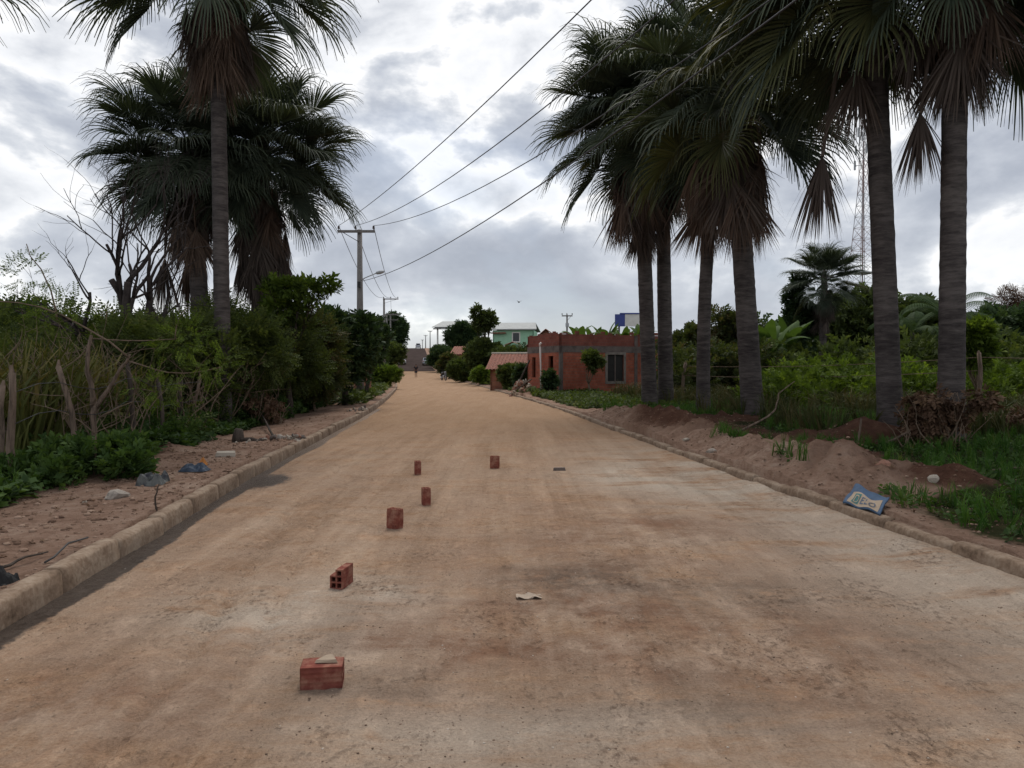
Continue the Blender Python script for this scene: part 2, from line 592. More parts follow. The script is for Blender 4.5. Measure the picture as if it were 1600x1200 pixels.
def mat_road():
    m, t, p = mat_new('sandy_road')
    ge = N(t, 'ShaderNodeNewGeometry')
    P_ = ge.outputs['Position']

    def nz(scale, det=6.0, rough=.6, mp_=None, dist=0.0):
        v = P_
        if mp_:
            mm = N(t, 'ShaderNodeMapping')
            mm.inputs['Rotation'].default_value = (0, 0, R(mp_[2]))
            mm.inputs['Scale'].default_value = (mp_[0], mp_[1], 1)
            t.links.new(v, mm.inputs[0])
            v = mm.outputs[0]
        n = N(t, 'ShaderNodeTexNoise', i_Scale=scale, i_Detail=det, i_Roughness=rough, i_Distortion=dist)
        t.links.new(v, n.inputs['Vector'])
        return n.outputs[0]

    def attr(a):
        return N(t, 'ShaderNodeAttribute', attribute_name=a).outputs['Fac']
    big = nz(.55, 7, .62)
    streak = nz(1.7, 9, .72, (1.0, .13, -6))
    streak2 = nz(2.0, 9, .72, (.32, 1.0, -25), .3)
    fine = nz(11, 9, .74)
    grit = nz(60, 5, .65)
    base = ramp(t, mth(t, 'ADD', mth(t, 'MULTIPLY', streak, .55), mth(t, 'MULTIPLY', fine, .45)),
                [(.38, (.225, .132, .082)), (.50, (.335, .215, .138)), (.61, (.43, .305, .213))])
    pale = mth(t, 'MULTIPLY', attr('pale'), ramp(t, mth(t, 'ADD', mth(t, 'MULTIPLY', big, .3), mth(t, 'MULTIPLY', streak2, .7)), [(.42, 0.0), (.53, 1.0)]))
    c = mixc(t, mth(t, 'MULTIPLY', pale, .85), base, (.47, .40, .325))
    brown = mth(t, 'MULTIPLY', attr('brown'), ramp(t, mth(t, 'ADD', mth(t, 'MULTIPLY', big, .55), mth(t, 'MULTIPLY', streak2, .45)), [(.43, 0.0), (.54, 1.0)]))
    c = mixc(t, mth(t, 'MULTIPLY', brown, .88), c, (.20, .112, .072))
    dark = mth(t, 'MULTIPLY', attr('dark'), ramp(t, mth(t, 'ADD', mth(t, 'MULTIPLY', streak2, .6), mth(t, 'MULTIPLY', fine, .4)), [(.42, 0.0), (.54, 1.0)]))
    c = mixc(t, mth(t, 'MULTIPLY', dark, .85), c, (.135, .100, .078))
    # crumbs: dark grains in loose patches
    crumbs = mth(t, 'MULTIPLY', ramp(t, nz(34, 4, .6, (1, .6, -6)), [(.60, 0.0), (.66, 1.0)]), ramp(t, fine, [(.52, 0.0), (.62, 1.0)]))
    c = mixc(t, mth(t, 'MULTIPLY', crumbs, .55), c, (.11, .075, .055))
    nearf = mth(t, 'SUBTRACT', 1.0, mth(t, 'MULTIPLY', attr('far'), .75))
    patchy = mth(t, 'MULTIPLY', nearf, mth(t, 'ADD', .25, mth(t, 'MULTIPLY', mth(t, 'MAXIMUM', attr('pale'), mth(t, 'MAXIMUM', attr('brown'), attr('dark'))), .75)))
    mid = ramp(t, nz(2.6, 10, .74, (1, .6, -14)), [(.44, 0.0), (.60, 1.0)])
    c = mixc(t, mth(t, 'MULTIPLY', mth(t, 'MULTIPLY', mid, patchy), .42), c, (.45, .35, .27))
    fleck = mth(t, 'MULTIPLY', ramp(t, nz(26, 8, .72, (1, .6, -18)), [(.53, 0.0), (.66, 1.0)]), ramp(t, nz(1.7, 6, .7, (1, .7, -10)), [(.50, 0.0), (.60, 1.0)]))
    c = mixc(t, mth(t, 'MULTIPLY', mth(t, 'MULTIPLY', fleck, patchy), .6), c, (.16, .098, .068))
    grain = ramp(t, nz(70, 4, .7), [(.3, (.80, .79, .78)), (.5, (1, 1, 1)), (.7, (1.16, 1.15, 1.14))])
    c = mixc(t, 1.0, c, grain, 'MULTIPLY')
    track = ramp(t, nz(2.6, 7, .7, (1.0, .035, -5.5)), [(.36, (.84, .83, .82)), (.5, (1, 1, 1)), (.64, (1.10, 1.10, 1.10))])
    c = mixc(t, 1.0, c, track, 'MULTIPLY')
    wet = attr('wet')
    wn = ramp(t, mth(t, 'ADD', wet, mth(t, 'MULTIPLY', mth(t, 'SUBTRACT', fine, .5), .9)), [(.42, 0.0), (.60, 1.0)])
    c = mixc(t, mth(t, 'MULTIPLY', wn, .9), c, (.036, .027, .022))
    c = mixc(t, mth(t, 'MULTIPLY', attr('far'), .6), c, (.335, .216, .132))
    t.links.new(c, p.inputs['Base Color'])
    t.links.new(mth(t, 'SUBTRACT', .95, mth(t, 'MULTIPLY', wn, .62)), p.inputs['Roughness'])
    t.links.new(mth(t, 'ADD', .02, mth(t, 'MULTIPLY', wn, .16)), p.inputs['Specular IOR Level'])
    h = mth(t, 'ADD', mth(t, 'MULTIPLY', fine, .9), mth(t, 'MULTIPLY', grit, .4))
    h = mth(t, 'ADD', h, mth(t, 'MULTIPLY', crumbs, .35))
    h = mth(t, 'ADD', h, mth(t, 'MULTIPLY', mth(t, 'SUBTRACT', mid, fleck), .5))
    b = N(t, 'ShaderNodeBump', i_Strength=.8, i_Distance=.045)
    t.links.new(h, b.inputs['Height'])
    t.links.new(b.outputs[0], p.inputs['Normal'])
    return m


M['road'] = mat_road()


def mat_ground():
    m, t, p = mat_new('soil')
    ge = N(t, 'ShaderNodeNewGeometry')

    def nz(s, d=6.0, r=.6):
        n = N(t, 'ShaderNodeTexNoise', i_Scale=s, i_Detail=d, i_Roughness=r)
        t.links.new(ge.outputs['Position'], n.inputs['Vector'])
        return n.outputs[0]

    def attr(a):
        return N(t, 'ShaderNodeAttribute', attribute_name=a).outputs['Fac']
    a, b_, c_ = nz(1.4, 8, .7), nz(8, 9, .75), nz(45, 6, .7)
    f = mth(t, 'ADD', mth(t, 'MULTIPLY', a, .5), mth(t, 'MULTIPLY', b_, .5))
    sand = ramp(t, f, [(.36, (.150, .090, .064)), (.50, (.275, .178, .130)), (.63, (.375, .275, .212))])
    red = ramp(t, f, [(.34, (.052, .027, .020)), (.52, (.105, .054, .037)), (.68, (.185, .110, .078))])
    hum = ramp(t, f, [(.34, (.018, .020, .010)), (.52, (.040, .042, .018)), (.68, (.085, .068, .036))])
    c = mixc(t, ramp(t, mth(t, 'ADD', attr('red'), mth(t, 'MULTIPLY', mth(t, 'SUBTRACT', b_, .5), .9)), [(.3, 0.0), (.6, 1.0)]), sand, red)
    c = mixc(t, ramp(t, mth(t, 'ADD', attr('green'), mth(t, 'MULTIPLY', mth(t, 'SUBTRACT', b_, .5), .9)), [(.35, 0.0), (.6, 1.0)]), c, hum)
    t.links.new(c, p.inputs['Base Color'])
    p.inputs['Roughness'].default_value = .95
    p.inputs['Specular IOR Level'].default_value = .02
    h = mth(t, 'ADD', mth(t, 'MULTIPLY', b_, .7), mth(t, 'MULTIPLY', c_, .3))
    bn = N(t, 'ShaderNodeBump', i_Strength=1.0, i_Distance=.10)
    t.links.new(h, bn.inputs['Height'])
    t.links.new(bn.outputs[0], p.inputs['Normal'])
    return m


M['ground'] = mat_ground()
M['asphalt'] = mat_plain('asphalt', (.060, .046, .042), .95, .3, .6, .3, bscale=12, spec=.0)

# ------------------------------------------------------------------ ground, road, kerbs


def spaced(lo, hi, fn):
    o = [lo]
    while o[-1] < hi:
        o.append(o[-1] + fn(o[-1]))
    return np.array(o)


def grid_faces(nr, nc):
    i = np.arange((nr - 1) * nc).reshape(nr - 1, nc)[:, :-1].ravel()
    return np.stack([i, i + 1, i + nc + 1, i + nc], 1)


ys = spaced(-12, 2600, lambda y: .09 if 4 < y < 13 else (.16 if 0 < y < 24 else max(.4, abs(y) * .022)))
ap = np.array([0, .02, .10, .168, .172, .22, .3, .38, .46, .54, .62, .7, .78, .86, .94, 1.02, 1.1, 1.18, 1.26, 1.34, 1.42, 1.5, 1.6, 1.7, 1.8, 1.9,
               2.0, 2.15, 2.3, 2.45, 2.6, 2.8, 3, 3.2, 3.5, 3.8, 4.2, 4.6, 5, 5.5, 6, 7, 8, 9, 10, 12, 15, 20, 27, 36, 50, 80, 140, 300, 700, 1500])
ds = np.concatenate([-ap[::-1], ap])
side = np.concatenate([-np.ones(len(ap)), np.ones(len(ap))])
YY = np.repeat(ys[:, None], len(ds), 1)
XX = XC(ys)[:, None] + side[None] * HW(ys)[:, None] + ds[None]
# two columns sit under the road
XX[:, len(ap) - 1] += .25
XX[:, len(ap)] -= .25
ZZ = G(XX, YY)
AA = np.abs(XX - XC(YY)) - HW(YY)
lft = XX < XC(YY)
nn = fbm(XX * .7, YY * .7, 4, 21) - .5
green = np.where(lft, np.clip((AA - 2.3 + 1.3 * nn) / .7, 0, 1), np.clip((AA - 1.9 - 1.6 * nn + 1.7 * np.clip((9.3 - YY) / 1.2, 0, 1)) / .9, 0, 1))
# far along the road the verge is only a metre wide
green = np.maximum(green, np.clip((YY - 45) / 10, 0, 1) * np.clip((AA - 1.2) / .5, 0, 1))
red = np.where(lft, -.02 + .8 * nn, .0 + .6 * nn + np.clip((AA - 1.7) * .9, 0, .6))
mm_ = 0
for (mx, my, rx, ry, h, rd) in MOUNDS:
    e = np.exp(-((XX - mx) / (rx * 1.05)) ** 2 - ((YY - my) / (ry * 1.05)) ** 2)
    mm_ = mm_ + e * rd
red = np.clip(red + mm_, 0, 1)
green = np.clip(green - 1.5 * np.clip(mm_ - .15, 0, 1), 0, 1)
me = np_mesh('ground', np.stack([XX, YY, ZZ], 2).reshape(-1, 3), grid_faces(len(ys), len(ds)), M['ground'], True,
             attrs={'green': green.ravel(), 'red': red.ravel()})
mobj('ground', me, kind='structure')

# sand covered road
ry_ = spaced(-12, 121.5, lambda y: .045 if 1.8 < y < 7 else (.09 if 0 < y < 14 else max(.25, abs(y) * .02)))
ry_[-1] = 121.5
rd_ = np.linspace(-1, 1, 190)
RY = np.repeat(ry_[:, None], len(rd_), 1)
RX = XC(ry_)[:, None] + rd_[None] * (HW(ry_)[:, None] + .02)
dd = RX - XC(RY)
sx, sy = dd, RY


def blob(px, py, rx, ry, z=0):
    q = at(px, py, 10)
    k = (CAMH - z) / (CAMH - q.z)
    cx, cy = q.x * k, 10 * k
    return np.exp(-((RX - cx) / rx) ** 2 - ((RY - cy) / ry) ** 2)


edgeL = HW(RY) + dd
edgeR = HW(RY) - dd
rough_ = fbm(RX * 9, RY * 6, 4, 31) - .5
lump = fbm(RX * 2.2, RY * 1.4, 4, 33) - .5
crust = np.clip(fbm(RX * 22, RY * 14, 3, 41) - .56, 0, 1) * np.clip(fbm(RX * 1.1, RY * .9, 3, 44) - .42, 0, 1) * 5
fade = np.clip((16 - RY) / 8, 0.1, 1)
RZ = HR(RY) + .03 * lump * fade + .012 * rough_ * fade + .035 * crust * fade
RZ = RZ - .012 * np.exp(-(edgeL / .45) ** 2) + .045 * np.exp(-(edgeR / .35) ** 2) * (1 + 1.5 * lump)
# wheel ruts along the left side
rut = np.exp(-((dd + 2.35 - .12 * np.sin(RY * .5)) / .07) ** 2) + .8 * np.exp(-((dd + 2.0 - .12 * np.sin(RY * .5)) / .06) ** 2)
RZ = RZ - .042 * rut * np.clip((14 - RY) / 3, 0, 1) * (1 + .6 * np.sin(RY * 42)) * np.clip(1.4 * fbm(RY * .8, RX * .3, 2, 51), 0, 1)
wet = np.exp(-(np.clip(edgeL - .06 - .22 * np.clip(fbm(RY * .5, RY * 0, 3, 61) - .35, 0, 1), 0, 9) / .13) ** 2) * np.clip((34 - RY) / 6, 0, 1)
wet = wet * (.55 + .7 * fbm(RY * .9 + 8, RX * .5, 3, 63))
wet = np.maximum(wet, .9 * np.exp(-((RY - 10.8) / .9) ** 2 - ((edgeL - .25) / .45) ** 2))
palem = np.clip(.25 + .8 * np.clip((dd - 1.0) / 1.8, 0, 1) * np.clip((18 - RY) / 6, 0, 1) + blob(560, 960, .5, .9) + blob(900, 1150, 1.2, .35) + .9 * blob(1050, 745, 1.3, 1.2)
                + .8 * blob(420, 950, .7, .5), 0, 1.2)
brownm = np.clip(.15 + blob(60, 1120, .9, .6) + .9 * blob(900, 950, 1.2, 1.2) + .8 * blob(650, 1000, .6, .5) + .9 * blob(1000, 830, 1.3, 1.5) + .8 * blob(1150, 1000, 1, .7) + .5 * blob(1300, 1100, .8, .5), 0, 1.1)
darkm = np.clip(1.1 * blob(900, 905, .55, .5) + .8 * blob(1180, 930, .9, .5) + .6 * blob(600, 1080, .5, .3) + .7 * blob(1100, 1100, .7, .35) + .5 * blob(1450, 1010, .6, .5), 0, 1.1)
far = np.clip((RY - 11) / 12, 0, 1)
me = np_mesh('road', np.stack([RX, RY, RZ], 2).reshape(-1, 3), grid_faces(len(ry_), len(rd_)), M['road'], True,
             attrs={'wet': wet.ravel(), 'pale': palem.ravel(), 'brown': brownm.ravel(), 'dark': darkm.ravel(), 'far': far.ravel()})
mobj('road', me, kind='structure')


def strip(name, y0, y1, l, r, dz, mat, step=1.5, crown=0.0, wig=0, seed=3):
    yy = np.arange(y0, y1 + step, step)
    k = np.linspace(0, 1, 9)
    lw = l + wig * (fbm(yy * .25, yy * 0 + 2, 3, seed) - .5)
    rw = r + wig * (fbm(yy * .25, yy * 0 + 7, 3, seed + 5) - .5)
    x = XC(yy)[:, None] + lw[:, None] + (rw - lw)[:, None] * k[None]
    z = HR(yy)[:, None] + dz + crown * (1 - (2 * k[None] - 1) ** 2)
    y = np.repeat(yy[:, None], 9, 1)
    return np_mesh(name, np.stack([x, y, z], 2).reshape(-1, 3), grid_faces(len(yy), 9), mat, True)


mobj('asphalt_road', strip('asphalt_road', 121, 420, -3.3, 3.3, .03, M['asphalt'], 2.5, .05), kind='structure')

# water lying in the left gutter near the bend
wy = np.arange(24, 100, .5)
wl = XC(wy) - HW(wy)
ww_ = .10 + .35 * fbm(wy * .35, wy * 0 + 3, 3, 71) + .12 * np.clip((wy - 30) / 20, 0, 1)
wx = np.stack([wl + .02, wl + .02 + ww_ * .5, wl + .02 + ww_], 1)
wz = HR(wy)[:, None] + np.array([[-.018, -.018, -.018]])
wm, wt, wp = mat_new('gutter_water')
wp.inputs['Base Color'].default_value = (.16, .14, .12, 1)
wp.inputs['Roughness'].default_value = .06
wp.inputs['Specular IOR Level'].default_value = .9
wn_ = N(wt, 'ShaderNodeTexNoise', i_Scale=6.0, i_Detail=2.0)
wb_ = N(wt, 'ShaderNodeBump', i_Strength=.08, i_Distance=.02)
wt.links.new(wn_.outputs[0], wb_.inputs['Height'])
wt.links.new(wb_.outputs[0], wp.inputs['Normal'])
mobj('gutter_water', np_mesh('gutter_water', np.stack([wx, np.repeat(wy[:, None], 3, 1), wz], 2).reshape(-1, 3), grid_faces(len(wy), 3), wm, True),
     kind='structure')

# kerbs made of metre long concrete stones
PROF = [(-.014, -.2), (-.002, .05), (.004, .124), (.014, .145), (.034, .154), (.10, .156), (.132, .150), (.145, .13), (.15, -.2)]


def kerb_mesh(seed, ln=1.0, gap=.006):
    r_ = np.random.default_rng(seed)
    mb = MB()
    cuts = np.linspace(gap, ln - gap, 9)
    for i, c in enumerate(cuts):
        e = .003 if i in (0, len(cuts) - 1) else 0
        for (x, z) in PROF:
            mb.v.append((x + r_.normal(0, .0035) + (e if x < .07 else -e), c, z + r_.normal(0, .0035) - (e if z > 0 else 0)))
    n = len(PROF)
    for i in range(len(cuts) - 1):
        for k in range(n - 1):
            a = i * n + k
            mb.f.append((a, a + n, a + n + 1, a + 1))
    mb.f.append(tuple(range(n)))
    mb.f.append(tuple(range((len(cuts) - 1) * n, len(cuts) * n))[::-1])
    return mb.mesh('kerb_stone', M['kerb'], True)


KM = [kerb_mesh(s) for s in range(5)]


def kerb(sgn, name, y0, y1, y2, drop):
    root = empty(name, (0, 0, 0))
    root['kind'] = 'structure'

    def edge(y):
        return float(XC(y) + sgn * HW(y))
    y = y0
    k = 0
    while y < y1:
        x = edge(y)
        x2 = edge(y + .99)
        ang = math.atan2(x2 - x, .99)
        ln = math.hypot(x2 - x, .99)
        o = bpy.data.objects.new('kerb_stone', KM[k % 5] if k * 7 % 3 else KM[(k * 3 + 1) % 5])
        tilt = random.gauss(0, .025)
        o.location = (x + sgn * .004, y, float(HR(y)) - drop + random.gauss(0, .009))
        o.scale = (sgn, 1, 1)
        o.rotation_euler = (math.atan2(float(HR(y + 1) - HR(y)), 1.0), tilt, -ang + random.gauss(0, .008))
        link(o, root)
        y += .99 * .99 / ln * 1.005
        k += 1
    yy = np.arange(y, y2, 2.0)
    V = []
    for q in yy:
        x, z = edge(q), float(HR(q)) - drop
        V += [(x + sgn * a, q, z + b) for a, b in PROF]
    n = len(PROF)
    mb = MB()
    mb.v = V
    for i in range(len(yy) - 1):
        for j in range(n - 1):
            a = i * n + j
            mb.f.append((a, a + 1, a + n + 1, a + n) if sgn > 0 else (a, a + n, a + n + 1, a + 1))
    mb.build('far_kerb_stones', M['kerb'], root, True, kind='stuff')
    return root


kerb(-1, 'kerb_left', 1.4, 50, 121, -.015)
kerb(1, 'kerb_right', 1.4, 50, 121, .02)


# ------------------------------------------------------------------ foliage tools
def norm(a):
    return a / np.maximum(np.linalg.norm(a, axis=-1, keepdims=True), 1e-9)


def rots(fwd, roll=.6):
    """(N,3,3) matrices whose columns are side, forward, normal; normal leans up"""
    f = norm(fwd)
    up = np.tile([0, 0, 1.0], (len(f), 1)) + rng.normal(0, roll, (len(f), 3))
    s = norm(np.cross(f, up))
    n = np.cross(s, f)
    return np.stack([s, f, n], 2)


def leafquad(base, d, w, ln, nrm):
    d, nrm = norm(np.array(d, float)), np.array(nrm, float)
    s = norm(np.cross(d, nrm))
    b = np.array(base, float)
    return [b, b + d * ln * .45 + s * w * .5 + nrm * ln * .06, b + d * ln - nrm * ln * .08, b + d * ln * .45 - s * w * .5 + nrm * ln * .06]


def sprig(kind, seed):
    r_ = np.random.default_rng(seed)
    V = []

    def lf(b, d, w, ln, nrm=(0, 0, 1)):
        V.extend(leafquad(b, d, w, ln, nrm))
    if kind == 'fine':           # small compound leaves along a twig
        for i in range(14):
            t = .1 + .9 * i / 13
            sg = 1 if i % 2 else -1
            lf((.02 * sg, .42 * t, -.07 * t * t), (sg * 1.0, .55 + r_.normal(0, .2), r_.normal(-.1, .25)), .045, .10 * (1.1 - .3 * t), (r_.normal(0, .3), r_.normal(0, .3), 1))
        V.extend([np.array(p, float) for p in ((-.004, 0, 0), (.004, 0, 0), (.003, .4, -.07), (-.003, .4, -.07))])
    elif kind == 'broad':
        for i in range(9):
            a = i * 2.4 + r_.normal(0, .3)
            lf((0, .03 * i, 0), (math.cos(a), .7, math.sin(a) * .5 + .1), .085, .17 * r_.uniform(.8, 1.2), (r_.normal(0, .4), r_.normal(0, .4), 1))
    elif kind == 'weed':
        for i in range(8):
            a = i * 2.4 + r_.normal(0, .3)
            e = .25 + .06 * i
            lf((math.cos(a) * .02, math.sin(a) * .02, .02 * i + .02), (math.cos(a), math.sin(a), e * .8), .085, .15 * r_.uniform(.7, 1.2), (r_.normal(0, .3), r_.normal(0, .3), 1))
    elif kind == 'grass':
        for i in range(9):
            a = r_.uniform(0, 6.28)
            ln = r_.uniform(.6, 1.1)
            out_ = r_.uniform(.15, .6)
            b = np.array([r_.normal(0, .05), r_.normal(0, .05), 0])
            dh = np.array([math.cos(a), math.sin(a), 0])
            s = np.array([-math.sin(a), math.cos(a), 0]) * .014
            m1 = b + dh * out_ * .3 * ln + np.array([0, 0, .62 * ln])
            tp = b + dh * out_ * ln + np.array([0, 0, (.92 - .3 * out_) * ln])
            V.extend([b - s, b + s, m1 + s * .8, m1 - s * .8])
            V.extend([m1 - s * .8, m1 + s * .8, tp + s * .1, tp - s * .1])
    V = np.array(V)
    return V, np.arange(len(V)).reshape(-1, 4)


SPR = {k: [sprig(k, 10 * i + j) for j in range(4)] for i, k in enumerate(('fine', 'broad', 'weed', 'grass'))}


def stamp(kind, pos, mats, scale, tint):
    """stamp sprigs -> V, F, tint"""
    Vs, Fs, Ts = [], [], []
    off = 0
    which = rng.integers(0, 4, len(pos))
    for w in range(4):
        ix = np.where(which == w)[0]
        if not len(ix):
            continue
        pv, pf = SPR[kind][w]
        v = np.einsum('nij,kj->nki', mats[ix], pv) * scale[ix][:, None, None] + pos[ix][:, None, :]
        n = len(pv)
        f = pf[None] + (np.arange(len(ix)) * n)[:, None, None]
        Vs.append(v.reshape(-1, 3))
        Fs.append(f.reshape(-1, 4) + off)
        lt = rng.uniform(-.18, .18, (len(ix), n // 4)).repeat(4, 1)
        Ts.append((tint[ix][:, None] + lt).ravel())
        off += len(ix) * n
    return np.concatenate(Vs), np.concatenate(Fs), np.clip(np.concatenate(Ts), 0, 1)


def clump_sprigs(clumps, n, shell=.45, upb=.25):
    """n sprig positions and outward directions in ellipsoid clumps (c, radii)"""
    c = np.array([q[0] for q in clumps], float)
    r = np.array([q[1] for q in clumps], float)
    w = (r[:, 0] * r[:, 1] * r[:, 2]) ** (2 / 3)
    ix = rng.choice(len(c), n, p=w / w.sum())
    d = norm(rng.normal(0, 1, (n, 3)))
    rad = rng.uniform(0, 1, n) ** shell
    rad = rad * (1 + .25 * (vnoise(d[:, 0] * 2 + ix, d[:, 1] * 2 + d[:, 2] * 3, 5) - .5))
    pos = c[ix] + d * rad[:, None] * r[ix]
    fw = d + rng.normal(0, .45, (n, 3)) + np.array([0, 0, upb])
    return pos, fw, rad


def foliage_mesh(name, clumps, n, kind, mat, size, shell=.45, upb=.25, keep=None, tb=.0):
    pos, fw, rad = clump_sprigs(clumps, n, shell, upb)
    if keep is not None:
        k = keep(pos)
        pos, fw, rad = pos[k], fw[k], rad[k]
    sc = size * rng.uniform(.7, 1.3, len(pos))
    tint = np.clip(rng.normal(.42 + tb, .2, len(pos)) + .25 * (fbm(pos[:, 0] * .8, pos[:, 1] * .8 + pos[:, 2] * .8, 2, 8) - .5) * 2, 0, 1)
    V, Fq, T = stamp(kind, pos, rots(fw), sc, tint)
    return np_mesh(name, V, Fq, mat, False, T)


def limb(p, q, r0, r1, wob=.08, n=6):
    p, q = Vector(p), Vector(q)
    ln = (q - p).length
    pts, rad = [], []
    o1 = Vector((random.gauss(0, 1), random.gauss(0, 1), random.gauss(0, .5))) * ln * wob
    for i in range(n + 1):
        t = i / n
        pts.append(p.lerp(q, t) + o1 * math.sin(t * math.pi) + Vector((random.gauss(0, 1), random.gauss(0, 1), 0)) * ln * .012)
        rad.append(r0 + (r1 - r0) * t)
    return pts, rad


def tree(name, label, base, cat, clumps, n, kind, leafmat, size, trunk_r=.12, bark='bark', group=None, fork=.35, shell=.45, tb=0.0, upb=.2):
    """broadleaf tree or shrub: trunk > limbs, crown of leaves. clumps are in base-relative metres"""
    b = Vector((base[0], base[1], g(base[0], base[1])))
    root = empty(name, b, 0, label, cat, group)
    top = max(c[0][2] for c in clumps)
    mb = MB()
    fk = Vector((random.gauss(0, .05) * top, random.gauss(0, .05) * top, top * fork))
    pts, rad = limb((0, 0, -.1), fk, trunk_r * 1.15, trunk_r * .8, .04)
    mb.tube(pts, rad, 8, jit=.08)
    mb.build('trunk', M[bark], root, True)
    mb = MB()
    for c, r in clumps:
        e = Vector(c) - Vector((0, 0, r[2] * .3))
        pts, rad = limb(fk - Vector((0, 0, .05)), e, trunk_r * .55, trunk_r * .16, .10)
        mb.tube(pts, rad, 6, jit=.08)
        for k in range(4):
            d = Vector((random.gauss(0, 1), random.gauss(0, 1), random.gauss(.3, .8)))
            d.normalize()
            q = e + Vector((d.x * r[0], d.y * r[1], d.z * r[2])) * .85
            st = pts[random.randint(3, 6)]
            p2, r2 = limb(st, q, trunk_r * .2, trunk_r * .05, .12, 4)
            mb.tube(p2, r2, 5)
    mb.build('branches', M[bark], root, True)
    mobj('crown', foliage_mesh('crown', clumps, n, kind, M[leafmat], size, shell, upb, tb=tb), root)
    return root


def blobs(cx, cy, z0, z1, rx, ry, n, rmin, rmax, seed=None):
    n, rmin, rmax = int(n * 1.7), rmin * .5, rmax * .95
    """random clump list filling an ellipsoidal crown"""
    r_ = np.random.default_rng(seed if seed is not None else int(rng.integers(1e6)))
    o = []
    for i in range(n):
        d = norm(r_.normal(0, 1, 3)) * r_.uniform(.2, 1) ** .5
        r = r_.uniform(rmin, rmax)
        o.append(((cx + d[0] * max(rx - r, .1), cy + d[1] * max(ry - r, .1), (z0 + z1) / 2 + d[2] * max((z1 - z0) / 2 - r, .1)), (r, r, r * .8)))
    return o


# ------------------------------------------------------------------ fan palms
def frond_mesh(kind, elev, seed, npet=9, lp=None):
    """one fan leaf: petiole along +x rising at elev degrees, then a round blade of many drooping segments"""
    r_ = np.random.default_rng(seed)
    V, Fc, T = [], [], []
    dead = kind == 'dead'
    Lp = r_.uniform(1.45, 1.95) if not dead else r_.uniform(.95, 1.6)
    Lp = lp or Lp
    p = np.array([.12, 0, 0.0])
    e = R(elev)
    sag = R(34 if not dead else max(0, elev + 84))
    pts = [p.copy()]
    for i in range(npet):
        t = (i + 1) / npet
        ee = e - sag * (t ** 1.3 if not dead else min(1, t * 1.8))
        p = p + np.array([math.cos(ee), 0, math.sin(ee)]) * Lp / npet
        p = p + np.array([0, r_.normal(0, .006), 0])
        pts.append(p.copy())
    fdir = np.array([math.cos(ee), 0, math.sin(ee)])
    # petiole
    up = np.array([0, 1.0, 0])
    b = 0
    for i, q in enumerate(pts):
        w = (.045 if npet == 9 else .062) * (1 - (.62 if npet == 9 else .25) * i / npet)
        f_ = norm(pts[min(i + 1, npet)] - pts[max(i - 1, 0)])
        nn_ = np.cross(up, f_)
        for a in (0, 1.57, 3.14, 4.71):
            V.append(q + up * math.cos(a) * w + nn_ * math.sin(a) * w * .6)
            T.append(.55)
    for i in range(npet):
        for k in range(4):
            a, c = i * 4 + k, i * 4 + (k + 1) % 4
            Fc.append((a, c, c + 4, a + 4))
    hub = pts[-1]
    lat = np.array([0, 1.0, 0])
    nrm = np.cross(fdir, lat)
    if nrm[2] < 0:
        nrm = -nrm
    Rb = r_.uniform(1.6, 1.9) if not dead else r_.uniform(1.25, 1.7)
    ns = 92 if not dead else (70 if npet == 9 else 120)
    spread = R(158) if not dead else R(150)
    grav = np.array([0, 0, -1.0])
    nsec = 6
    tb = r_.uniform(-.1, .15)
    for i in range(ns):
        ph = -spread + 2 * spread * (i + r_.uniform(-.25, .25)) / (ns - 1)
        ca, sa = math.cos(ph), math.sin(ph)
        d = fdir * ca + lat * sa + nrm * (.16 + .30 * abs(sa)) * (1 if not dead else .2)
        d = norm(d)
        if dead:
            d = norm(d * .40 + grav * .9 + r_.normal(0, .09, 3))
        ln = Rb * (.80 + .26 * ca if not dead else 1.0 - .12 * abs(ca)) * r_.uniform(.86, 1.08)
        start = hub + fdir * .42 * max(0, ca) * (Rb * .55) * (1 if not dead else .3)
        gs = (1.0 + .35 * abs(sa)) * r_.uniform(.6, 1.25)
        pw = start.copy()
        side_ = norm(np.cross(d, nrm) + r_.normal(0, .12, 3))
        bi = len(V)
        tt = np.clip(.45 + tb + r_.normal(0, .16), 0, 1)
        wmax = max(.030, Rb * .30 * (2 * spread / ns) * 1.15)
        kink = r_.uniform(.55, .9) if (not dead and r_.random() < .3) else 2
        for s in range(nsec + 1):
            t = s / nsec
            w = wmax * (.35 + 1.9 * t if t < .34 else (1.0 - .93 * ((t - .34) / .66) ** .9)) * .5
            if not dead:
                w = min(.56 * t * ln * (2 * spread / ns) + .007, .026 if t < .4 else .019 * (1.25 - t) / .8)
            if t >= .34:
                w = min(w, .042 * (1.15 - t) / .8 + .005)
            pl = (1 if i % 2 else -1) * w * .55
            V.append(pw - side_ * w + nrm * pl)
            V.append(pw + side_ * w - nrm * pl)
            T += [tt, tt]
            gk = (.22 * t + 2.3 * max(0, t - .42)) * gs if not dead else .3 * gs * t
            if t > kink:
                gk += .9
            dn = norm(d + grav * gk)
            pw = pw + dn * ln / nsec
            d = norm(d * .72 + dn * .28) if not dead else d
        for s in range(nsec):
            a = bi + 2 * s
            Fc.append((a, a + 1, a + 3, a + 2))
    m = {'live': 'frond_live', 'olive': 'frond_olive', 'dead': 'frond_dead'}[kind]
    return np_mesh('frond', np.array(V), np.array(Fc), M[m], False, np.array(T))


ELEVS = [78, 58, 38, 18, -4, -26]
FR = {e: [frond_mesh('live', e, 100 + e * 3 + s) for s in range(3)] for e in ELEVS}
FD = {e: [frond_mesh('dead', e, 500 + e * 3 + s) for s in range(3)] for e in (5, -30, -58)}


FD['long'] = [frond_mesh('dead', -74, 777, 14, 2.9)]
FD['mid'] = [frond_mesh('dead', -30, 778, 12, 2.0)]


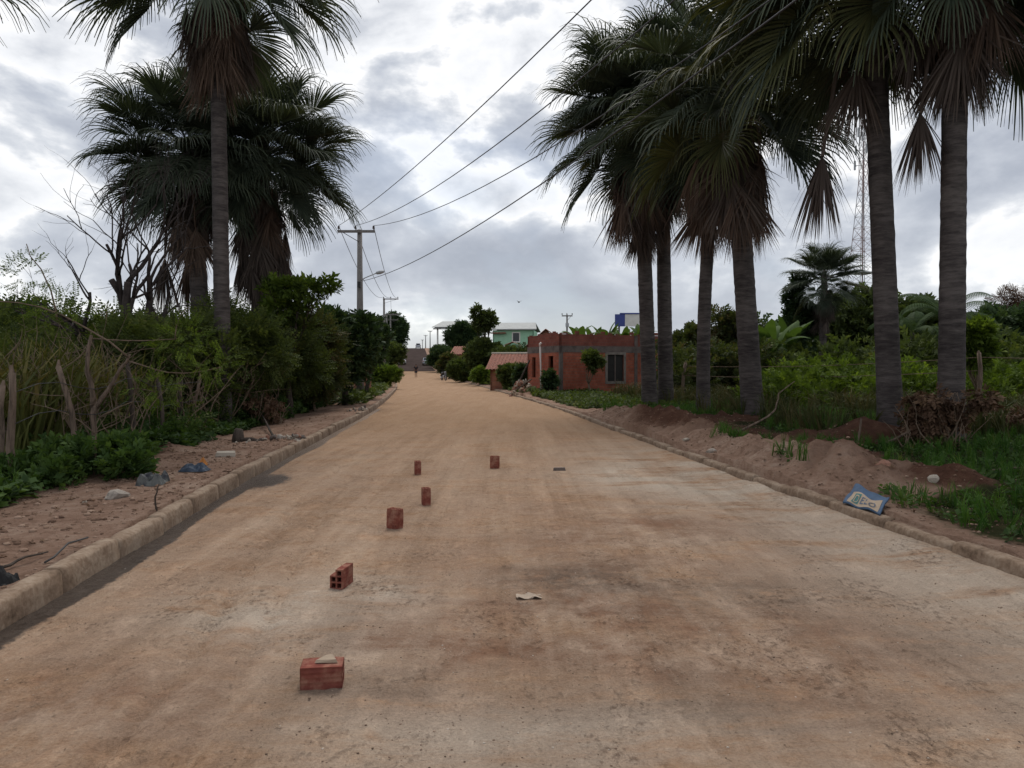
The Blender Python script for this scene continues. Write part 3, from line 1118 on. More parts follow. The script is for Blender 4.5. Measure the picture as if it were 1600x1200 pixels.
def palm(label, base, top, r0, fronds, dead, sc=1.0, group='tall fan palms beside the road', olive=.15, seed=0, curve=0.0, rust=.4, extra=()):
    """base (x,y), top = point where the leaves start; fronds = how many in each whorl"""
    rs = random.Random(seed)
    b = Vector((base[0], base[1], g(base[0], base[1])))
    root = empty('fan_palm', b, 0, label, 'palm', group)
    tp = Vector(top) - b
    mb = MB()
    npt = int(tp.length / .11)
    pts, rad = [], []
    for i in range(npt + 1):
        t = i / npt
        pts.append(Vector((0, 0, -.25)).lerp(tp, t) + Vector((curve * math.sin(t * math.pi), 0, 0)))
        fl = 1 + .28 * math.exp(-t * tp.length / .45)
        rad.append(r0 * fl * (1 - .14 * t) * (1 + (.012 if i % 2 else -.006) * rs.random() * 1.6 + rs.gauss(0, .009)))
    pts += [tp + Vector((0, 0, .5)), tp + Vector((0, 0, 1.0))]
    rad += [r0 * .8, r0 * .3]
    mb.tube(pts, rad, 18, jit=.012)
    mb.build('trunk', M['trunk'], root, True)
    k = 0

    def put(meshes, az, dz, s, mat=None):
        tilt = rs.gauss(0, .13)
        o = bpy.data.objects.new('frond', rs.choice(meshes))
        link(o, root)
        o.location = tp + Vector((0, 0, dz))
        o.rotation_euler = (tilt, 0, az)
        o.scale = (s, s * (1 if rs.random() < .5 else -1), s)
        if mat:
            o.material_slots[0].link = 'OBJECT'
            o.material_slots[0].material = M[mat]
        return o
    ga = 2.39996
    for e, cnt in zip(ELEVS, fronds):
        for i in range(cnt):
            az = k * ga + rs.gauss(0, .2)
            m = 'frond_olive' if (e < 25 and rs.random() < olive) else None
            put(FR[e], az, .55 - .5 * (78 - e) / 104 + rs.uniform(-.1, .1), sc * rs.uniform(.88, 1.1), m)
            k += 1
    for e, cnt in zip((5, -30, -58), dead):
        for i in range(cnt):
            az = k * ga + rs.gauss(0, .3)
            put(FD[e], az, .05 - .3 * rs.random() - (.5 if e < -50 else 0), sc * rs.uniform(.75, 1.1), 'frond_rust' if rs.random() < rust else None)
            k += 1
    for (kind, e, az, dz, s, mat) in extra:
        put(FR[e] if kind == 'live' else FD[e], R(az), dz, s, mat)
    return root


def pb(px, Y):
    return ((px - CX) / F * Y, Y)


W1 = (7, 7, 8, 8, 7, 5)
palm('tall fan palm with pale thin trunk on the left, in front of the dense palms', pb(349, 19.0), at(338, -62, 19.0), .205, (5, 6, 7, 7, 6, 5), (9, 11, 14), 1.05, seed=1, olive=.2)
palm('bushy fan palm with dark trunk just behind the pale thin left trunk', pb(322, 25.0), at(300, 262, 25.0), .30, (8, 10, 12, 12, 12, 9), (8, 10, 9), .92, seed=2, olive=.06, extra=[('dead', 'mid', 180, -.5, 1.35, None), ('dead', 'mid', 150, -.9, 1.2, 'frond_rust'), ('dead', 5, 250, -.6, 1.3, 'frond_rust'), ('dead', 5, 290, -.7, 1.3, 'frond_rust')])
palm('fan palm thick with hanging dead leaves, rightmost of the left palms', pb(402, 26.0), at(410, 262, 26.0), .30, (8, 10, 12, 12, 12, 10), (8, 10, 12), .92, seed=3, olive=.06,
     extra=[('dead', -58, a, -1.6 - .4 * (i % 4), 1.0, None) for i, a in enumerate(range(200, 420, 24))] + [('dead', (5, -30)[i % 2], a, -.8 - .5 * (i % 4), 1.15, None) for i, a in enumerate(range(170, 400, 17))])
palm('leftmost of the right palms, its crown reaching furthest over the road', pb(1016, 27.0), at(1000, 205, 27.0), .27, (6, 8, 9, 9, 8, 5), (10, 14, 12), 1.06, seed=4,
     extra=[('dead', -58, a, -1.2 - .3 * (i % 4), 1.0, None) for i, a in enumerate(range(180, 400, 28))] + [('dead', (5, -30)[i % 2], a, .1 - .5 * (i % 3), 1.4, ('frond_rust', None)[i % 2]) for i, a in enumerate(range(180, 390, 22))])
palm('fan palm whose trunk nearly touches its left twin beside the brick house', pb(1041, 27.6), at(1034, 190, 27.6), .27, (7, 10, 11, 11, 7, 5), (9, 11, 10), 1.03, seed=5, olive=.35, extra=[('dead', (5, -30)[i % 2], a, .25 - .5 * (i % 3), 1.35, ('frond_rust', None)[i % 2]) for i, a in enumerate(range(190, 380, 30))])
palm('slender fan palm with vine on its lower trunk, third of the right palms', pb(1099, 24.0), at(1122, 210, 24.0), .215, (5, 6, 6, 6, 5, 3), (9, 12, 10), .98, seed=6, curve=-.15, olive=.35, extra=[('dead', (5, -30)[i % 2], a, .25 - .5 * (i % 3), 1.35, ('frond_rust', None)[i % 2]) for i, a in enumerate(range(190, 380, 30))])
palm('fan palm leaning left out of a red soil mound, middle of the right side', pb(1178, 20.0), at(1146, 168, 20.0), .285, (5, 6, 6, 7, 6, 4), (8, 12, 12), 1.0, seed=7, olive=.35, extra=[('dead', (5, -30)[i % 2], a, .25 - .5 * (i % 3), 1.35, ('frond_rust', None)[i % 2]) for i, a in enumerate(range(190, 380, 30))])
palm('tall fan palm left of the dry brush heap, a dead leaf dangling on its left', pb(1394, 15.2), at(1362, -45, 15.2), .235, (6, 7, 8, 8, 8, 5), (2, 2, 1), 1.0, seed=8, olive=.45,
     extra=[('dead', 'long', 192, .45, 1.42, 'frond_dead'), ('live', -4, 178, .1, 1.12, 'frond_olive'), ('live', -26, 205, .1, 1.1, 'frond_olive'), ('live', -26, 165, 0, 1.1, None), ('live', 18, 190, .2, 1.12, None)])
palm('tallest fan palm at the right edge, its foot buried in the dry brush heap', pb(1487, 14.0), at(1494, -85, 14.0), .228, (6, 7, 8, 8, 8, 6), (7, 7, 4), 1.0, seed=9, olive=.3,
     extra=[('dead', 'long', 190, .15, 1.12, None), ('live', -26, 320, -.3, 1.0, None), ('live', -26, 345, -.2, .9, None)])
palm('fan palm off the left edge, only its brown leaf tips show in the corner', (-13.1, 14.0), (-13.1, 14.0, 9.5), .22, (4, 5, 5, 5, 5, 4), (3, 4, 3), 1.0, seed=10)

# small palms in the scrub on the right
o = palm('small fan palm standing free above the green scrub', pb(1283, 40.0), at(1288, 452, 40.0), .2, (8, 9, 8, 6, 4, 3), (6, 8, 6), .62, 'small palms in the scrub', seed=11, olive=.1, rust=.1)


def feather_palm(label, base, top, n, ln, seed):
    rs = random.Random(seed)
    b = Vector((base[0], base[1], g(*base)))
    root = empty('feather_palm', b, 0, label, 'palm', 'small palms in the scrub')
    tp = Vector(top) - b
    MB().tube([Vector((0, 0, -.2)), tp * .5 + Vector((.1, 0, 0)), tp], [.16, .12, .1], 10).build('trunk', M['trunk'], root, True)
    ms = []
    for v in range(3):
        V, Fc, T = [], [], []
        p, e = np.array([0, 0, 0.0]), R(68 - 18 * v)
        ns = 34
        pts = []
        for i in range(ns + 1):
            pts.append(p.copy())
            e -= R(105 + 10 * v) / ns * (.35 + 1.3 * i / ns)
            p = p + np.array([math.cos(e), 0, math.sin(e)]) * ln / ns
        for i in range(2, ns):
            f_ = norm(pts[i + 1] - pts[i])
            up = np.cross(f_, [0, 1.0, 0])
            up = up if up[2] > 0 else -up
            for sg in (-1, 1):
                L_ = .55 * math.sin(math.pi * (.12 + .84 * i / ns)) ** .7
                d = norm(np.array([0, sg, 0]) * .9 + f_ * .7 + np.array([0, 0, -.35]))
                s = f_ * .02
                q1 = pts[i] + d * L_ * .55
                q2 = q1 + norm(d + np.array([0, 0, -.6])) * L_ * .5
                b0 = len(V)
                V += [pts[i] - s, pts[i] + s, q1 + s, q1 - s, q2 + s * .1, q2 - s * .1]
                T += [rs.uniform(.3, .8)] * 6
                Fc += [(b0, b0 + 1, b0 + 2, b0 + 3), (b0 + 3, b0 + 2, b0 + 4, b0 + 5)]
            b0 = len(V)
            V += [pts[i] + up * .015, pts[i] - up * .015, pts[i + 1] - up * .015, pts[i + 1] + up * .015]
            T += [.8] * 4
            Fc.append((b0, b0 + 1, b0 + 2, b0 + 3))
        ms.append(np_mesh('frond', np.array(V), np.array(Fc), M['leaf_dark'], False, np.array(T)))
    for i in range(n):
        o = mobj('frond', ms[i % 3], root)
        o.location = tp
        o.rotation_euler = (0, 0, i * 2.4 + rs.gauss(0, .2))
    return root


feather_palm('feather leaved palm poking above the scrub between the two right trunks', pb(1480, 33.0), at(1478, 500, 33.0), 11, 2.6, 3)
feather_palm('low feather leaved palm deep in the scrub right of the small fan palm', pb(1425, 36.0), at(1425, 520, 36.0), 10, 2.4, 4)


def banana(label, base, h, n, ln, seed):
    rs = random.Random(seed)
    b = Vector((base[0], base[1], g(*base)))
    root = empty('banana_plant', b, 0, label, 'plant', 'banana plants')
    MB().tube([(0, 0, -.1), (.03, 0, h * .55), (0, .02, h)], [.13, .10, .06], 9).build('stem', M['bark_pale'], root, True)
    for i in range(n):
        V, Fc, T = [], [], []
        e = R(rs.uniform(55, 86))
        p = np.array([0, 0, h - .15])
        ns = 12
        sag = R(rs.uniform(40, 110))
        for k in range(ns + 1):
            t = k / ns
            w = .30 * math.sin(math.pi * min(1, .08 + t * .92)) ** .6 * (1 if t > .14 else .15)
            f_ = np.array([math.cos(e), 0, math.sin(e)])
            up = np.array([-math.sin(e), 0, math.cos(e)])
            tear = rs.uniform(-.06, .06)
            V += [p + np.array([0, w, 0]) - up * w * .35 + f_ * tear, p, p - np.array([0, w, 0]) - up * w * .35 - f_ * tear]
            T += [.6 + .2 * rs.random()] * 3
            p = p + f_ * ln / ns
            e -= sag / ns * (.3 + 1.4 * t)
        for k in range(ns):
            a = k * 3
            Fc += [(a, a + 1, a + 4, a + 3), (a + 1, a + 2, a + 5, a + 4)]
        o = mobj('leaf', np_mesh('leaf', np.array(V), np.array(Fc), M['leaf_weed'], True, np.array(T)), root)
        o.rotation_euler = (0, 0, i * 2.4 + rs.gauss(0, .3))
    return root


banana('banana plant with fanned leaves left of the small fan palm', pb(1200, 34.0), 1.9, 9, 2.2, 1)
banana('lower banana plant in the scrub between the leaning palm and small fan palm', pb(1232, 37.0), 2.3, 8, 2.0, 2)
for i, (px, Y, h, lab) in enumerate([(905, 52, 3.2, 'leftmost'), (928, 54, 3.0, 'second from left'), (948, 53, 3.3, 'third from left'), (975, 55, 3.1, 'fourth from left'), (1000, 54, 3.3, 'rightmost')]):
    banana('%s of the banana plants rising behind the brick house parapet' % lab, pb(px, Y), h, 8, 1.7, 20 + i)

# ------------------------------------------------------------------ buildings
def wall_face(mb, o, u, length, z0, z1, th, opens):
    """upright wall from o along unit u with rectangular openings (a0,a1,b0,b1); th = thickness to the inside (left of u)"""
    o, u = Vector(o), Vector(u).normalized()
    nrm = Vector((-u.y, u.x, 0))
    xs = sorted({0.0, length, *[q for op in opens for q in op[:2]]})
    zs = sorted({z0, z1, *[q for op in opens for q in op[2:]]})

    def inside(x, z):
        return any(a < x < b and c < z < d for a, b, c, d in opens)

    def pt(x, z, t):
        return o + u * x + nrm * t + Vector((0, 0, z))
    for i in range(len(xs) - 1):
        for j in range(len(zs) - 1):
            if inside((xs[i] + xs[i + 1]) / 2, (zs[j] + zs[j + 1]) / 2):
                continue
            a, b, c, d = xs[i], xs[i + 1], zs[j], zs[j + 1]
            mb.add([pt(a, c, 0), pt(b, c, 0), pt(b, d, 0), pt(a, d, 0)], [(0, 1, 2, 3)])
            mb.add([pt(a, c, th), pt(b, c, th), pt(b, d, th), pt(a, d, th)], [(3, 2, 1, 0)])
    for (a, b, c, d) in opens:
        mb.add([pt(a, c, 0), pt(b, c, 0), pt(b, d, 0), pt(a, d, 0), pt(a, c, th), pt(b, c, th), pt(b, d, th), pt(a, d, th)],
               [(0, 4, 5, 1), (1, 5, 6, 2), (2, 6, 7, 3), (3, 7, 4, 0)])
    mb.add([pt(0, z1, 0), pt(length, z1, 0), pt(length, z1, th), pt(0, z1, th)], [(0, 1, 2, 3)])
    for x in (0, length):
        mb.add([pt(x, z0, 0), pt(x, z1, 0), pt(x, z1, th), pt(x, z0, th)], [(0, 1, 2, 3)])


# unfinished red brick house beside the road
hb = Vector((2.67, 42.0, 0))
hb.z = g(hb.x, hb.y) - .05
house = empty('brick_house', hb, 0, 'unfinished flat topped red brick house beside the right kerb', 'house')
uL = Vector((-.40, .917, 0)).normalized()      # towards the far left corner
uR = Vector((.917, .40, 0)).normalized()       # along the front
HT, BZ0, BZ1 = 3.42, 2.38, 2.76
LW, RW = 4.3, 9.5
oL = uL * LW                                   # the left wall runs from its far end to the near corner
opL = [(.62, 1.12, .95, 2.15), (2.85, 3.45, .0, 2.2)]
opR = [(3.05, 4.12, .75, 2.28), (5.45, 6.2, .0, 2.2)]
mb = MB()
wall_face(mb, oL, -uL, LW, -.3, BZ0, .14, opL)
wall_face(mb, (0, 0, 0), uR, RW, -.3, BZ0, .14, opR)
wall_face(mb, uR * RW, uL, LW, -.3, BZ0, .14, [])
wall_face(mb, uR * RW + uL * LW, -uR, RW, -.3, BZ0, .14, [])
wl_ = mb.build('wall', M['brickwall'], house)
mb = MB()
wall_face(mb, oL, -uL, LW, BZ1, HT, .14, [])
wall_face(mb, (0, 0, 0), uR, RW, BZ1, HT - .02, .14, [])
wall_face(mb, uR * RW, uL, LW, BZ1, HT, .14, [])
wall_face(mb, uR * RW + uL * LW, -uR, RW, BZ1, HT - .03, .14, [])
par = mb.build('parapet', M['brickwall_top'], house)
# loose top course, bricks of uneven height
mb = MB()
for (o_, u_, ln_) in ((Vector((0, 0, 0)), uR, RW), (Vector((0, 0, 0)), uL, LW)):
    x = .02
    while x < ln_ - .3:
        if random.random() < .55:
            hgt = random.choice((.05, .09, .16))
            nv = Vector((-uR.y, uR.x, 0)) if u_ is uR else Vector((uL.y, -uL.x, 0))
            c = o_ + u_ * (x + .12) + nv * .07 + Vector((0, 0, HT + hgt / 2 + .002))
            mb.box(c, (.22, .12, hgt), Matrix.Rotation(math.atan2(u_.y, u_.x), 3, 'Z'))
        x += .24
mb.build('top_course', M['brickwall_top'], par, kind='stuff')
mb = MB()
e = .012
for (o_, u_, ln_) in ((oL + uL * e, -uL, LW + 2 * e), (-uR * e, uR, RW + 2 * e)):
    nv = Vector((-u_.y, u_.x, 0))
    wall_face(mb, o_ - nv * e, u_, ln_, BZ0 + .001, BZ1 - .001, .16, [])
wall_face(mb, uR * RW, uL, LW, BZ0 + .001, BZ1 - .001, .15, [])
wall_face(mb, uR * RW + uL * LW, -uR, RW, BZ0 + .001, BZ1 - .001, .15, [])
mb.build('ring_beam', M['mortar'], house)
mb = MB()
mb.add([uL * .1 + uR * .1 + Vector((0, 0, BZ0 + .2)), uR * (RW - .1) + uL * .1 + Vector((0, 0, BZ0 + .2)), uR * (RW - .1) + uL * (LW - .1) + Vector((0, 0, BZ0 + .2)),
        uL * (LW - .1) + uR * .1 + Vector((0, 0, BZ0 + .2))], [(0, 1, 2, 3)])
mb.build('darkening_slab', M['concrete'], house)  # unseen slab added inside the walls to keep the openings dark
rz_ = Matrix.Rotation(math.atan2(uR.y, uR.x), 3, 'Z')
for (x, z0, z1) in ((.08, -.3, BZ0 - .004), (4.95, -.3, BZ0 - .004), (4.95, BZ1 + .004, HT - .03)):
    MB().box(uR * x + Vector((-uR.y, uR.x, 0)) * .05 + Vector((0, 0, (z0 + z1) / 2)), (.2, .16, z1 - z0), rz_).build('column', M['mortar'], house)
# front window: concrete frame, near-black panels painting the unlit interior, and a mullion
win = empty('window', (0, 0, 0))
win.parent = house
nR = Vector((-uR.y, uR.x, 0))


def hbx(x0, x1, z0, z1, t0, t1):
    return uR * ((x0 + x1) / 2) + nR * ((t0 + t1) / 2) + Vector((0, 0, (z0 + z1) / 2)), (x1 - x0, t1 - t0, z1 - z0)


mb = MB()
for q in ((2.90, 3.05, .6, 2.42), (4.12, 4.27, .6, 2.42), (3.05, 4.12, 2.28, 2.42), (3.05, 4.12, .6, .75)):
    mb.box(*hbx(*q, -.03, .10), rz_)
mb.build('frame', M['concrete'], win)
for (a, b) in ((3.06, 3.55), (3.62, 4.11)):
    MB().box(*hbx(a, b, .76, 2.27, .07, .10), rz_).build('dark_interior_panel', M['dark_in'], win)
MB().box(*hbx(3.551, 3.619, .76, 2.27, .04, .10), rz_).build('mullion', M['mortar'], win)
# white pipe in front of the left wall
pp = at(845, 610, 43.6)
pp = Vector((pp.x, 43.6, g(pp.x, 43.6)))
pipe = empty('drain_pipe', pp, 0, 'white plastic pipe standing upright before the brick house side wall', 'pipe')
MB().tube([(0, 0, -.1), (0, .02, 1.4), (-.04, .02, 2.75)], .05, 10).build('pipe_shaft', M['pvc'], pipe, True)
MB().tube([(-.045, .02, 2.72), (-.04, .02, 2.86), (.03, 0, 2.93)], [.065, .07, .06], 10).build('elbow', M['pvc'], pipe, True)


def tiled_roof(a, b, c, d, rows, cols, parent, name='roof', mat='roof_tile', thick=.06):
    """roof slope between eave a-b and ridge d-c made of rounded tile ribs"""
    a, b, c, d = [Vector(q) for q in (a, b, c, d)]
    nrm = (b - a).cross(d - a).normalized()
    if nrm.z < 0:
        nrm = -nrm
    mb = MB()
    n = cols * 4
    for r in range(rows + 1):
        for t in range(n + 1):
            u, v = t / n, r / rows
            p = a.lerp(b, u).lerp(d.lerp(c, u), v)
            mb.v.append(tuple(p + nrm * (abs(math.sin(u * cols * math.pi)) * thick + random.uniform(0, .015))))
    for r in range(rows):
        for t in range(n):
            i = r * (n + 1) + t
            mb.f.append((i, i + 1, i + n + 2, i + n + 1))
    return mb.build(name, M[mat], parent)


# small tiled house beyond it
tb_ = Vector((-1.55, 54.0, g(-1.5, 54)))
th_ = empty('tiled_cottage', tb_, R(-8), 'low house with red tiled roof left of the brick house', 'house')
mb = MB()
wall_face(mb, (0, 0, 0), (1, 0, 0), 6.0, -.2, 1.75, .15, [(1.4, 2.1, 0, 1.65), (3.6, 4.5, .7, 1.5)])
wall_face(mb, (0, 5, 0), (0, -1, 0), 5.0, -.2, 1.75, .15, [])
wall_face(mb, (6, 0, 0), (0, 1, 0), 5.0, -.2, 1.75, .15, [])
wall_face(mb, (6, 5, 0), (-1, 0, 0), 6.0, -.2, 1.75, .15, [])
for x in (0.0, 5.85):
    mb.add([(x, 0, 1.75), (x, 5, 1.75), (x, 2.5, 2.72), (x + .15, 0, 1.75), (x + .15, 5, 1.75), (x + .15, 2.5, 2.72)],
           [(0, 2, 1), (3, 4, 5), (0, 3, 5, 2), (1, 2, 5, 4)])
mb.build('wall', M['brickwall_far'], th_)
tiled_roof((-.3, -.45, 1.66), (6.3, -.45, 1.66), (6.3, 2.5, 2.82), (-.3, 2.5, 2.82), 8, 26, th_)
tiled_roof((-.3, 5.45, 1.66), (6.3, 5.45, 1.66), (6.3, 2.5, 2.82), (-.3, 2.5, 2.82), 8, 26, th_)
MB().tube([(-.32, 2.5, 2.86), (6.32, 2.5, 2.86)], .1, 8).build('ridge_cap', M['stone_white'], th_, True)
MB().box((1.75, .1, .82), (.68, .04, 1.64)).build('door', M['plank'], th_)

# green house with grey roof up the hill
gy = 118.0
ga_ = at(770, 530, gy)
gb = Vector((ga_.x, gy, g(ga_.x, gy)))
gh = empty('green_house', gb, R(-6), 'pale green two storey house with grey roof up the hill', 'house')
Hh = at(800, 516, gy).z - gb.z
mb = MB()
opn = [(3.15, 4.15, Hh - 1.75, Hh - .45), (1.0, 1.9, .9, 2.1)]
wall_face(mb, (0, 0, 0), (1, 0, 0), 6.4, -.5, Hh, .2, opn)
wall_face(mb, (0, 8, 0), (0, -1, 0), 8.0, -.5, Hh, .2, [])
wall_face(mb, (6.4, 0, 0), (0, 1, 0), 8.0, -.5, Hh, .2, [])
wall_face(mb, (6.4, 8, 0), (-1, 0, 0), 6.4, -.5, Hh, .2, [])
mb.build('wall', M['plaster_green'], gh)
mb = MB()
mb.add([(-.5, -.6, Hh + .02), (6.9, -.6, Hh + .02), (6.4, 4, Hh + 1.25), (.2, 4, Hh + 1.25), (6.9, 8.6, Hh + .02), (-.5, 8.6, Hh + .02),
        (-.5, -.6, Hh + .17), (6.9, -.6, Hh + .17), (6.4, 4, Hh + 1.4), (.2, 4, Hh + 1.4), (6.9, 8.6, Hh + .17), (-.5, 8.6, Hh + .17)],
       [(6, 7, 8, 9), (9, 8, 10, 11), (0, 3, 2, 1), (3, 5, 4, 2), (0, 1, 7, 6), (1, 2, 8, 7), (2, 4, 10, 8), (4, 5, 11, 10), (5, 3, 9, 11), (3, 0, 6, 9)])
mb.build('roof', M['roof_grey'], gh)
for k, (a, b, c, d) in enumerate(opn):
    w_ = MB().box(((a + b) / 2, .14, (c + d) / 2), (b - a, .04, d - c)).build('window', M['glass'], gh)
    fr = MB()
    for q in ((a - .16, a, c - .16, d + .16), (b, b + .16, c - .16, d + .16), (a, b, d, d + .16), (a, b, c - .16, c)):
        fr.box(((q[0] + q[1]) / 2, -.02, (q[2] + q[3]) / 2), (q[1] - q[0], .08, q[3] - q[2]))
    fr.build('frame', M['plaster_white'], w_)
MB().box((.9, -.35, Hh - 1.0 + .55), (2.4, .7, .18)).build('awning', M['roof_tile'], gh)
tiled_roof((2.1, -3.5, Hh - 2.5), (2.1, -.4, Hh - 2.5), (3.4, -.4, Hh - 1.95), (3.4, -3.5, Hh - 1.95), 3, 8, gh, 'porch_roof')
tiled_roof((4.7, -3.5, Hh - 2.5), (4.7, -.4, Hh - 2.5), (3.4, -.4, Hh - 1.95), (3.4, -3.5, Hh - 1.95), 3, 8, gh, 'porch_roof')
mb = MB()
for (x, y) in ((2.2, -3.3), (4.6, -3.3)):
    mb.tube([(x, y, -.5 - .3), (x, y, Hh - 2.45)], .1, 8)
mb.build('porch_post', M['plaster_white'], gh, kind='stuff')

# brick gable between the green house and the red house
by = 88.0
bq = at(818, 540, by)
bb = Vector((bq.x, by, g(bq.x, by)))
bh_ = empty('gabled_brick_house', bb, R(-6), 'brown brick gable end peeking over the red house parapet', 'house')
Hb = at(812, 528, by).z - bb.z
mb = MB()
mb.add([(0, 0, -.4), (6, 0, -.4), (6, 0, Hb - 1.4), (2.6, 0, Hb + .9), (0, 0, Hb - 1.4), (0, 6, -.4), (6, 6, -.4), (6, 6, Hb - 1.4), (2.6, 6, Hb + .9), (0, 6, Hb - 1.4)],
       [(0, 1, 2, 3, 4), (9, 8, 7, 6, 5), (0, 4, 9, 5), (1, 6, 7, 2)])
mb.build('wall', M['brickwall_far'], bh_)
tiled_roof((-.45, -.5, Hb - 1.62), (-.45, 6.4, Hb - 1.62), (2.6, 6.4, Hb + 1.0), (2.6, -.5, Hb + 1.0), 4, 14, bh_)
tiled_roof((6.4, -.5, Hb - 1.62), (6.4, 6.4, Hb - 1.62), (2.6, 6.4, Hb + 1.0), (2.6, -.5, Hb + 1.0), 4, 14, bh_)

# open shed with a metal roof on posts
sy_ = 150.0
sa_ = at(681, 545, sy_)
sb = Vector((sa_.x, sy_, g(sa_.x, sy_)))
sh = empty('open_shed', sb, R(-7), 'tall open shed with flat grey metal roof on pale posts', 'shed')
Hs = at(700, 512, sy_).z - sb.z
mb = MB()
for x in (0.3, 4.2, 8.0):
    for y in (.3, 8):
        MB().tube([(x, y, -.6), (x, y, Hs)], .17, 8).build('post', M['plaster_white'], sh)
mb = MB()
mb.add([(-.6, -.8, Hs + .0), (9.5, -.8, Hs + .0), (9.5, 9, Hs + 1.7), (-.6, 9, Hs + 1.7), (-.6, -.8, Hs + .12), (9.5, -.8, Hs + .12), (9.5, 9, Hs + 1.82), (-.6, 9, Hs + 1.82)],
       [(0, 3, 2, 1), (4, 5, 6, 7), (0, 1, 5, 4), (1, 2, 6, 5), (2, 3, 7, 6), (3, 0, 4, 7)])
mb.build('roof', M['roof_grey'], sh)
mb = MB()
for y in np.linspace(-.3, 8.6, 6):
    z = Hs + (y + .8) / 9.8 * 1.7
    mb.tube([(-.5, y, z - .35), (9.3, y, z - .35)], .09, 4)
    for x in np.linspace(-.5, 9.3, 9):
        mb.tube([(x, y, z - .35), (x + .6, y, z - .03)], .05, 4)
mb.build('truss', M['iron'], sh)
mb = MB()
wall_face(mb, (8.0, 8.3, 0), (-1, 0, 0), 8.0, -.6, 2.2, .15, [])
mb.build('back_wall', M['plaster_white'], sh)

# low red tiled roof among the trees on the right
ty = 98.0
tq = at(708, 548, ty)
tq = Vector((tq.x, ty, g(tq.x, ty)))
lo = empty('roadside_house', tq, R(-7), 'low house with red roof half hidden behind roadside trees', 'house')
Hl = at(715, 545, ty).z - tq.z
mb = MB()
wall_face(mb, (0, 0, 0), (1, 0, 0), 5.5, -.4, Hl - .6, .15, [(1, 1.8, 0, 1.6)])
wall_face(mb, (0, 5, 0), (0, -1, 0), 5, -.4, Hl - .6, .15, [])
wall_face(mb, (5.5, 0, 0), (0, 1, 0), 5, -.4, Hl - .6, .15, [])
mb.build('wall', M['brickwall_far'], lo)
tiled_roof((-.4, -.5, Hl - .75), (5.9, -.5, Hl - .75), (5.9, 2.6, Hl + .35), (-.4, 2.6, Hl + .35), 5, 20, lo)
tiled_roof((-.4, 5.5, Hl - .75), (5.9, 5.5, Hl - .75), (5.9, 2.6, Hl + .35), (-.4, 2.6, Hl + .35), 5, 20, lo)

# house behind the left thicket
ly = 40.0
lx = at(425, 560, ly)
lq = Vector((lx.x, ly, g(lx.x, ly)))
lh = empty('hidden_house', lq, R(-6), 'red tiled brick house glimpsed through the left roadside thicket', 'house')
mb = MB()
wall_face(mb, (0, 0, 0), (1, 0, 0), 3.6, -.3, 2.5, .15, [(1.3, 2.1, 0, 2)])
wall_face(mb, (0, 6, 0), (0, -1, 0), 6, -.3, 2.5, .15, [])
wall_face(mb, (3.6, 0, 0), (0, 1, 0), 6, -.3, 2.5, .15, [(2, 3, .9, 1.9)])
mb.build('wall', M['brickwall_far'], lh)
tiled_roof((-.4, -.5, 2.35), (4.0, -.5, 2.35), (4.0, 3, 3.5), (-.4, 3, 3.5), 6, 16, lh)
tiled_roof((-.4, 6.5, 2.35), (4.0, 6.5, 2.35), (4.0, 3, 3.5), (-.4, 3, 3.5), 6, 16, lh)

# blue and white board far behind the brick house
sgy = 75.0
c0 = at(963, 505, sgy)
sg_ = empty('billboard', (c0.x + 1.3, sgy, g(c0.x, sgy)), 0, 'blue and white board on posts behind the banana plants', 'billboard')
zt, zb = at(963, 491, sgy).z - sg_.location.z, at(963, 510, sgy).z - sg_.location.z
MB().box((.5, 0, (zt + zb) / 2), (1.9, .12, zt - zb)).build('white_panel', M['plaster_white'], sg_)
MB().box((-.95, 0, (zt + zb) / 2), (.98, .14, zt - zb)).build('blue_panel', M['board_blue'], sg_)
MB().box((.26, -.02, zt + .07), (2.44, .2, .12)).build('top_rail', M['board_blue'], sg_)
for x in (-1.0, 1.1):
    MB().tube([(x, .16, -.4), (x, .16, zt)], .09, 8).build('post', M['iron'], sg_)

# ------------------------------------------------------------------ power line
def pole(px, ytop, Y, label, arm, side, lamp=False, r=.15, arms=1, mat='concrete_pole'):
    t = at(px, ytop, Y)
    b = Vector((t.x, Y, g(t.x, Y)))
    h = t.z - b.z
    root = empty('utility_pole', b, 0, label, 'utility pole', 'utility poles')
    MB().tube([(0, 0, -.5), (0, 0, h * .5), (0, 0, h)], [r * 1.35, r * 1.1, r * .82], 10).build('shaft', M[mat], root, True)
    ends = []
    for k in range(arms):
        z = h - .12 - .95 * k
        c = side * arm * .5
        yw = -r - .04
        ar = MB().box((c, yw, z), (arm, .1, .13)).build('crossarm', M[mat], root)
        for f in ((-.47, -.02, .47) if abs(side) < .5 else (-.46, 0, .46)):
            x = c + f * arm
            MB().lathe([(.02, 0), (.02, .07), (.065, .08), (.07, .13), (.045, .15), (.06, .17), (.055, .21), (.02, .23)], (x, yw, z + .065), 10).build('insulator', M['insulator'], ar, True)
            if k == 0:
                ends.append(b + Vector((x, yw, z + .30)))
        MB().tube([(0, yw, z - .55), (c + .35 * arm * (1 if side >= 0 else -1), yw, z - .06)], .018, 5).build('brace', M['iron'], ar)
    if lamp:
        z = at(px, 435, Y).z - b.z
        lp = MB().tube([(.12, -.1, z - .1), (.3, -.2, z), (.95, -.35, z + .24)], .028, 8).build('lamp_arm', M['galv'], root, True)
        MB().lathe([(.03, 0), (.08, .05), (.10, .25), (.07, .42), (.02, .46)], (.9, -.34, z + .23), 10, Matrix.Rotation(R(78), 3, 'Y') @ Matrix.Scale(1, 3)).build('lamp_head', M['lamp_grey'], lp, True)
        MB().box((.0, -.24, z - .35), (.16, .14, .3)).build('fuse_box', M['iron'], root)
    return root, ends


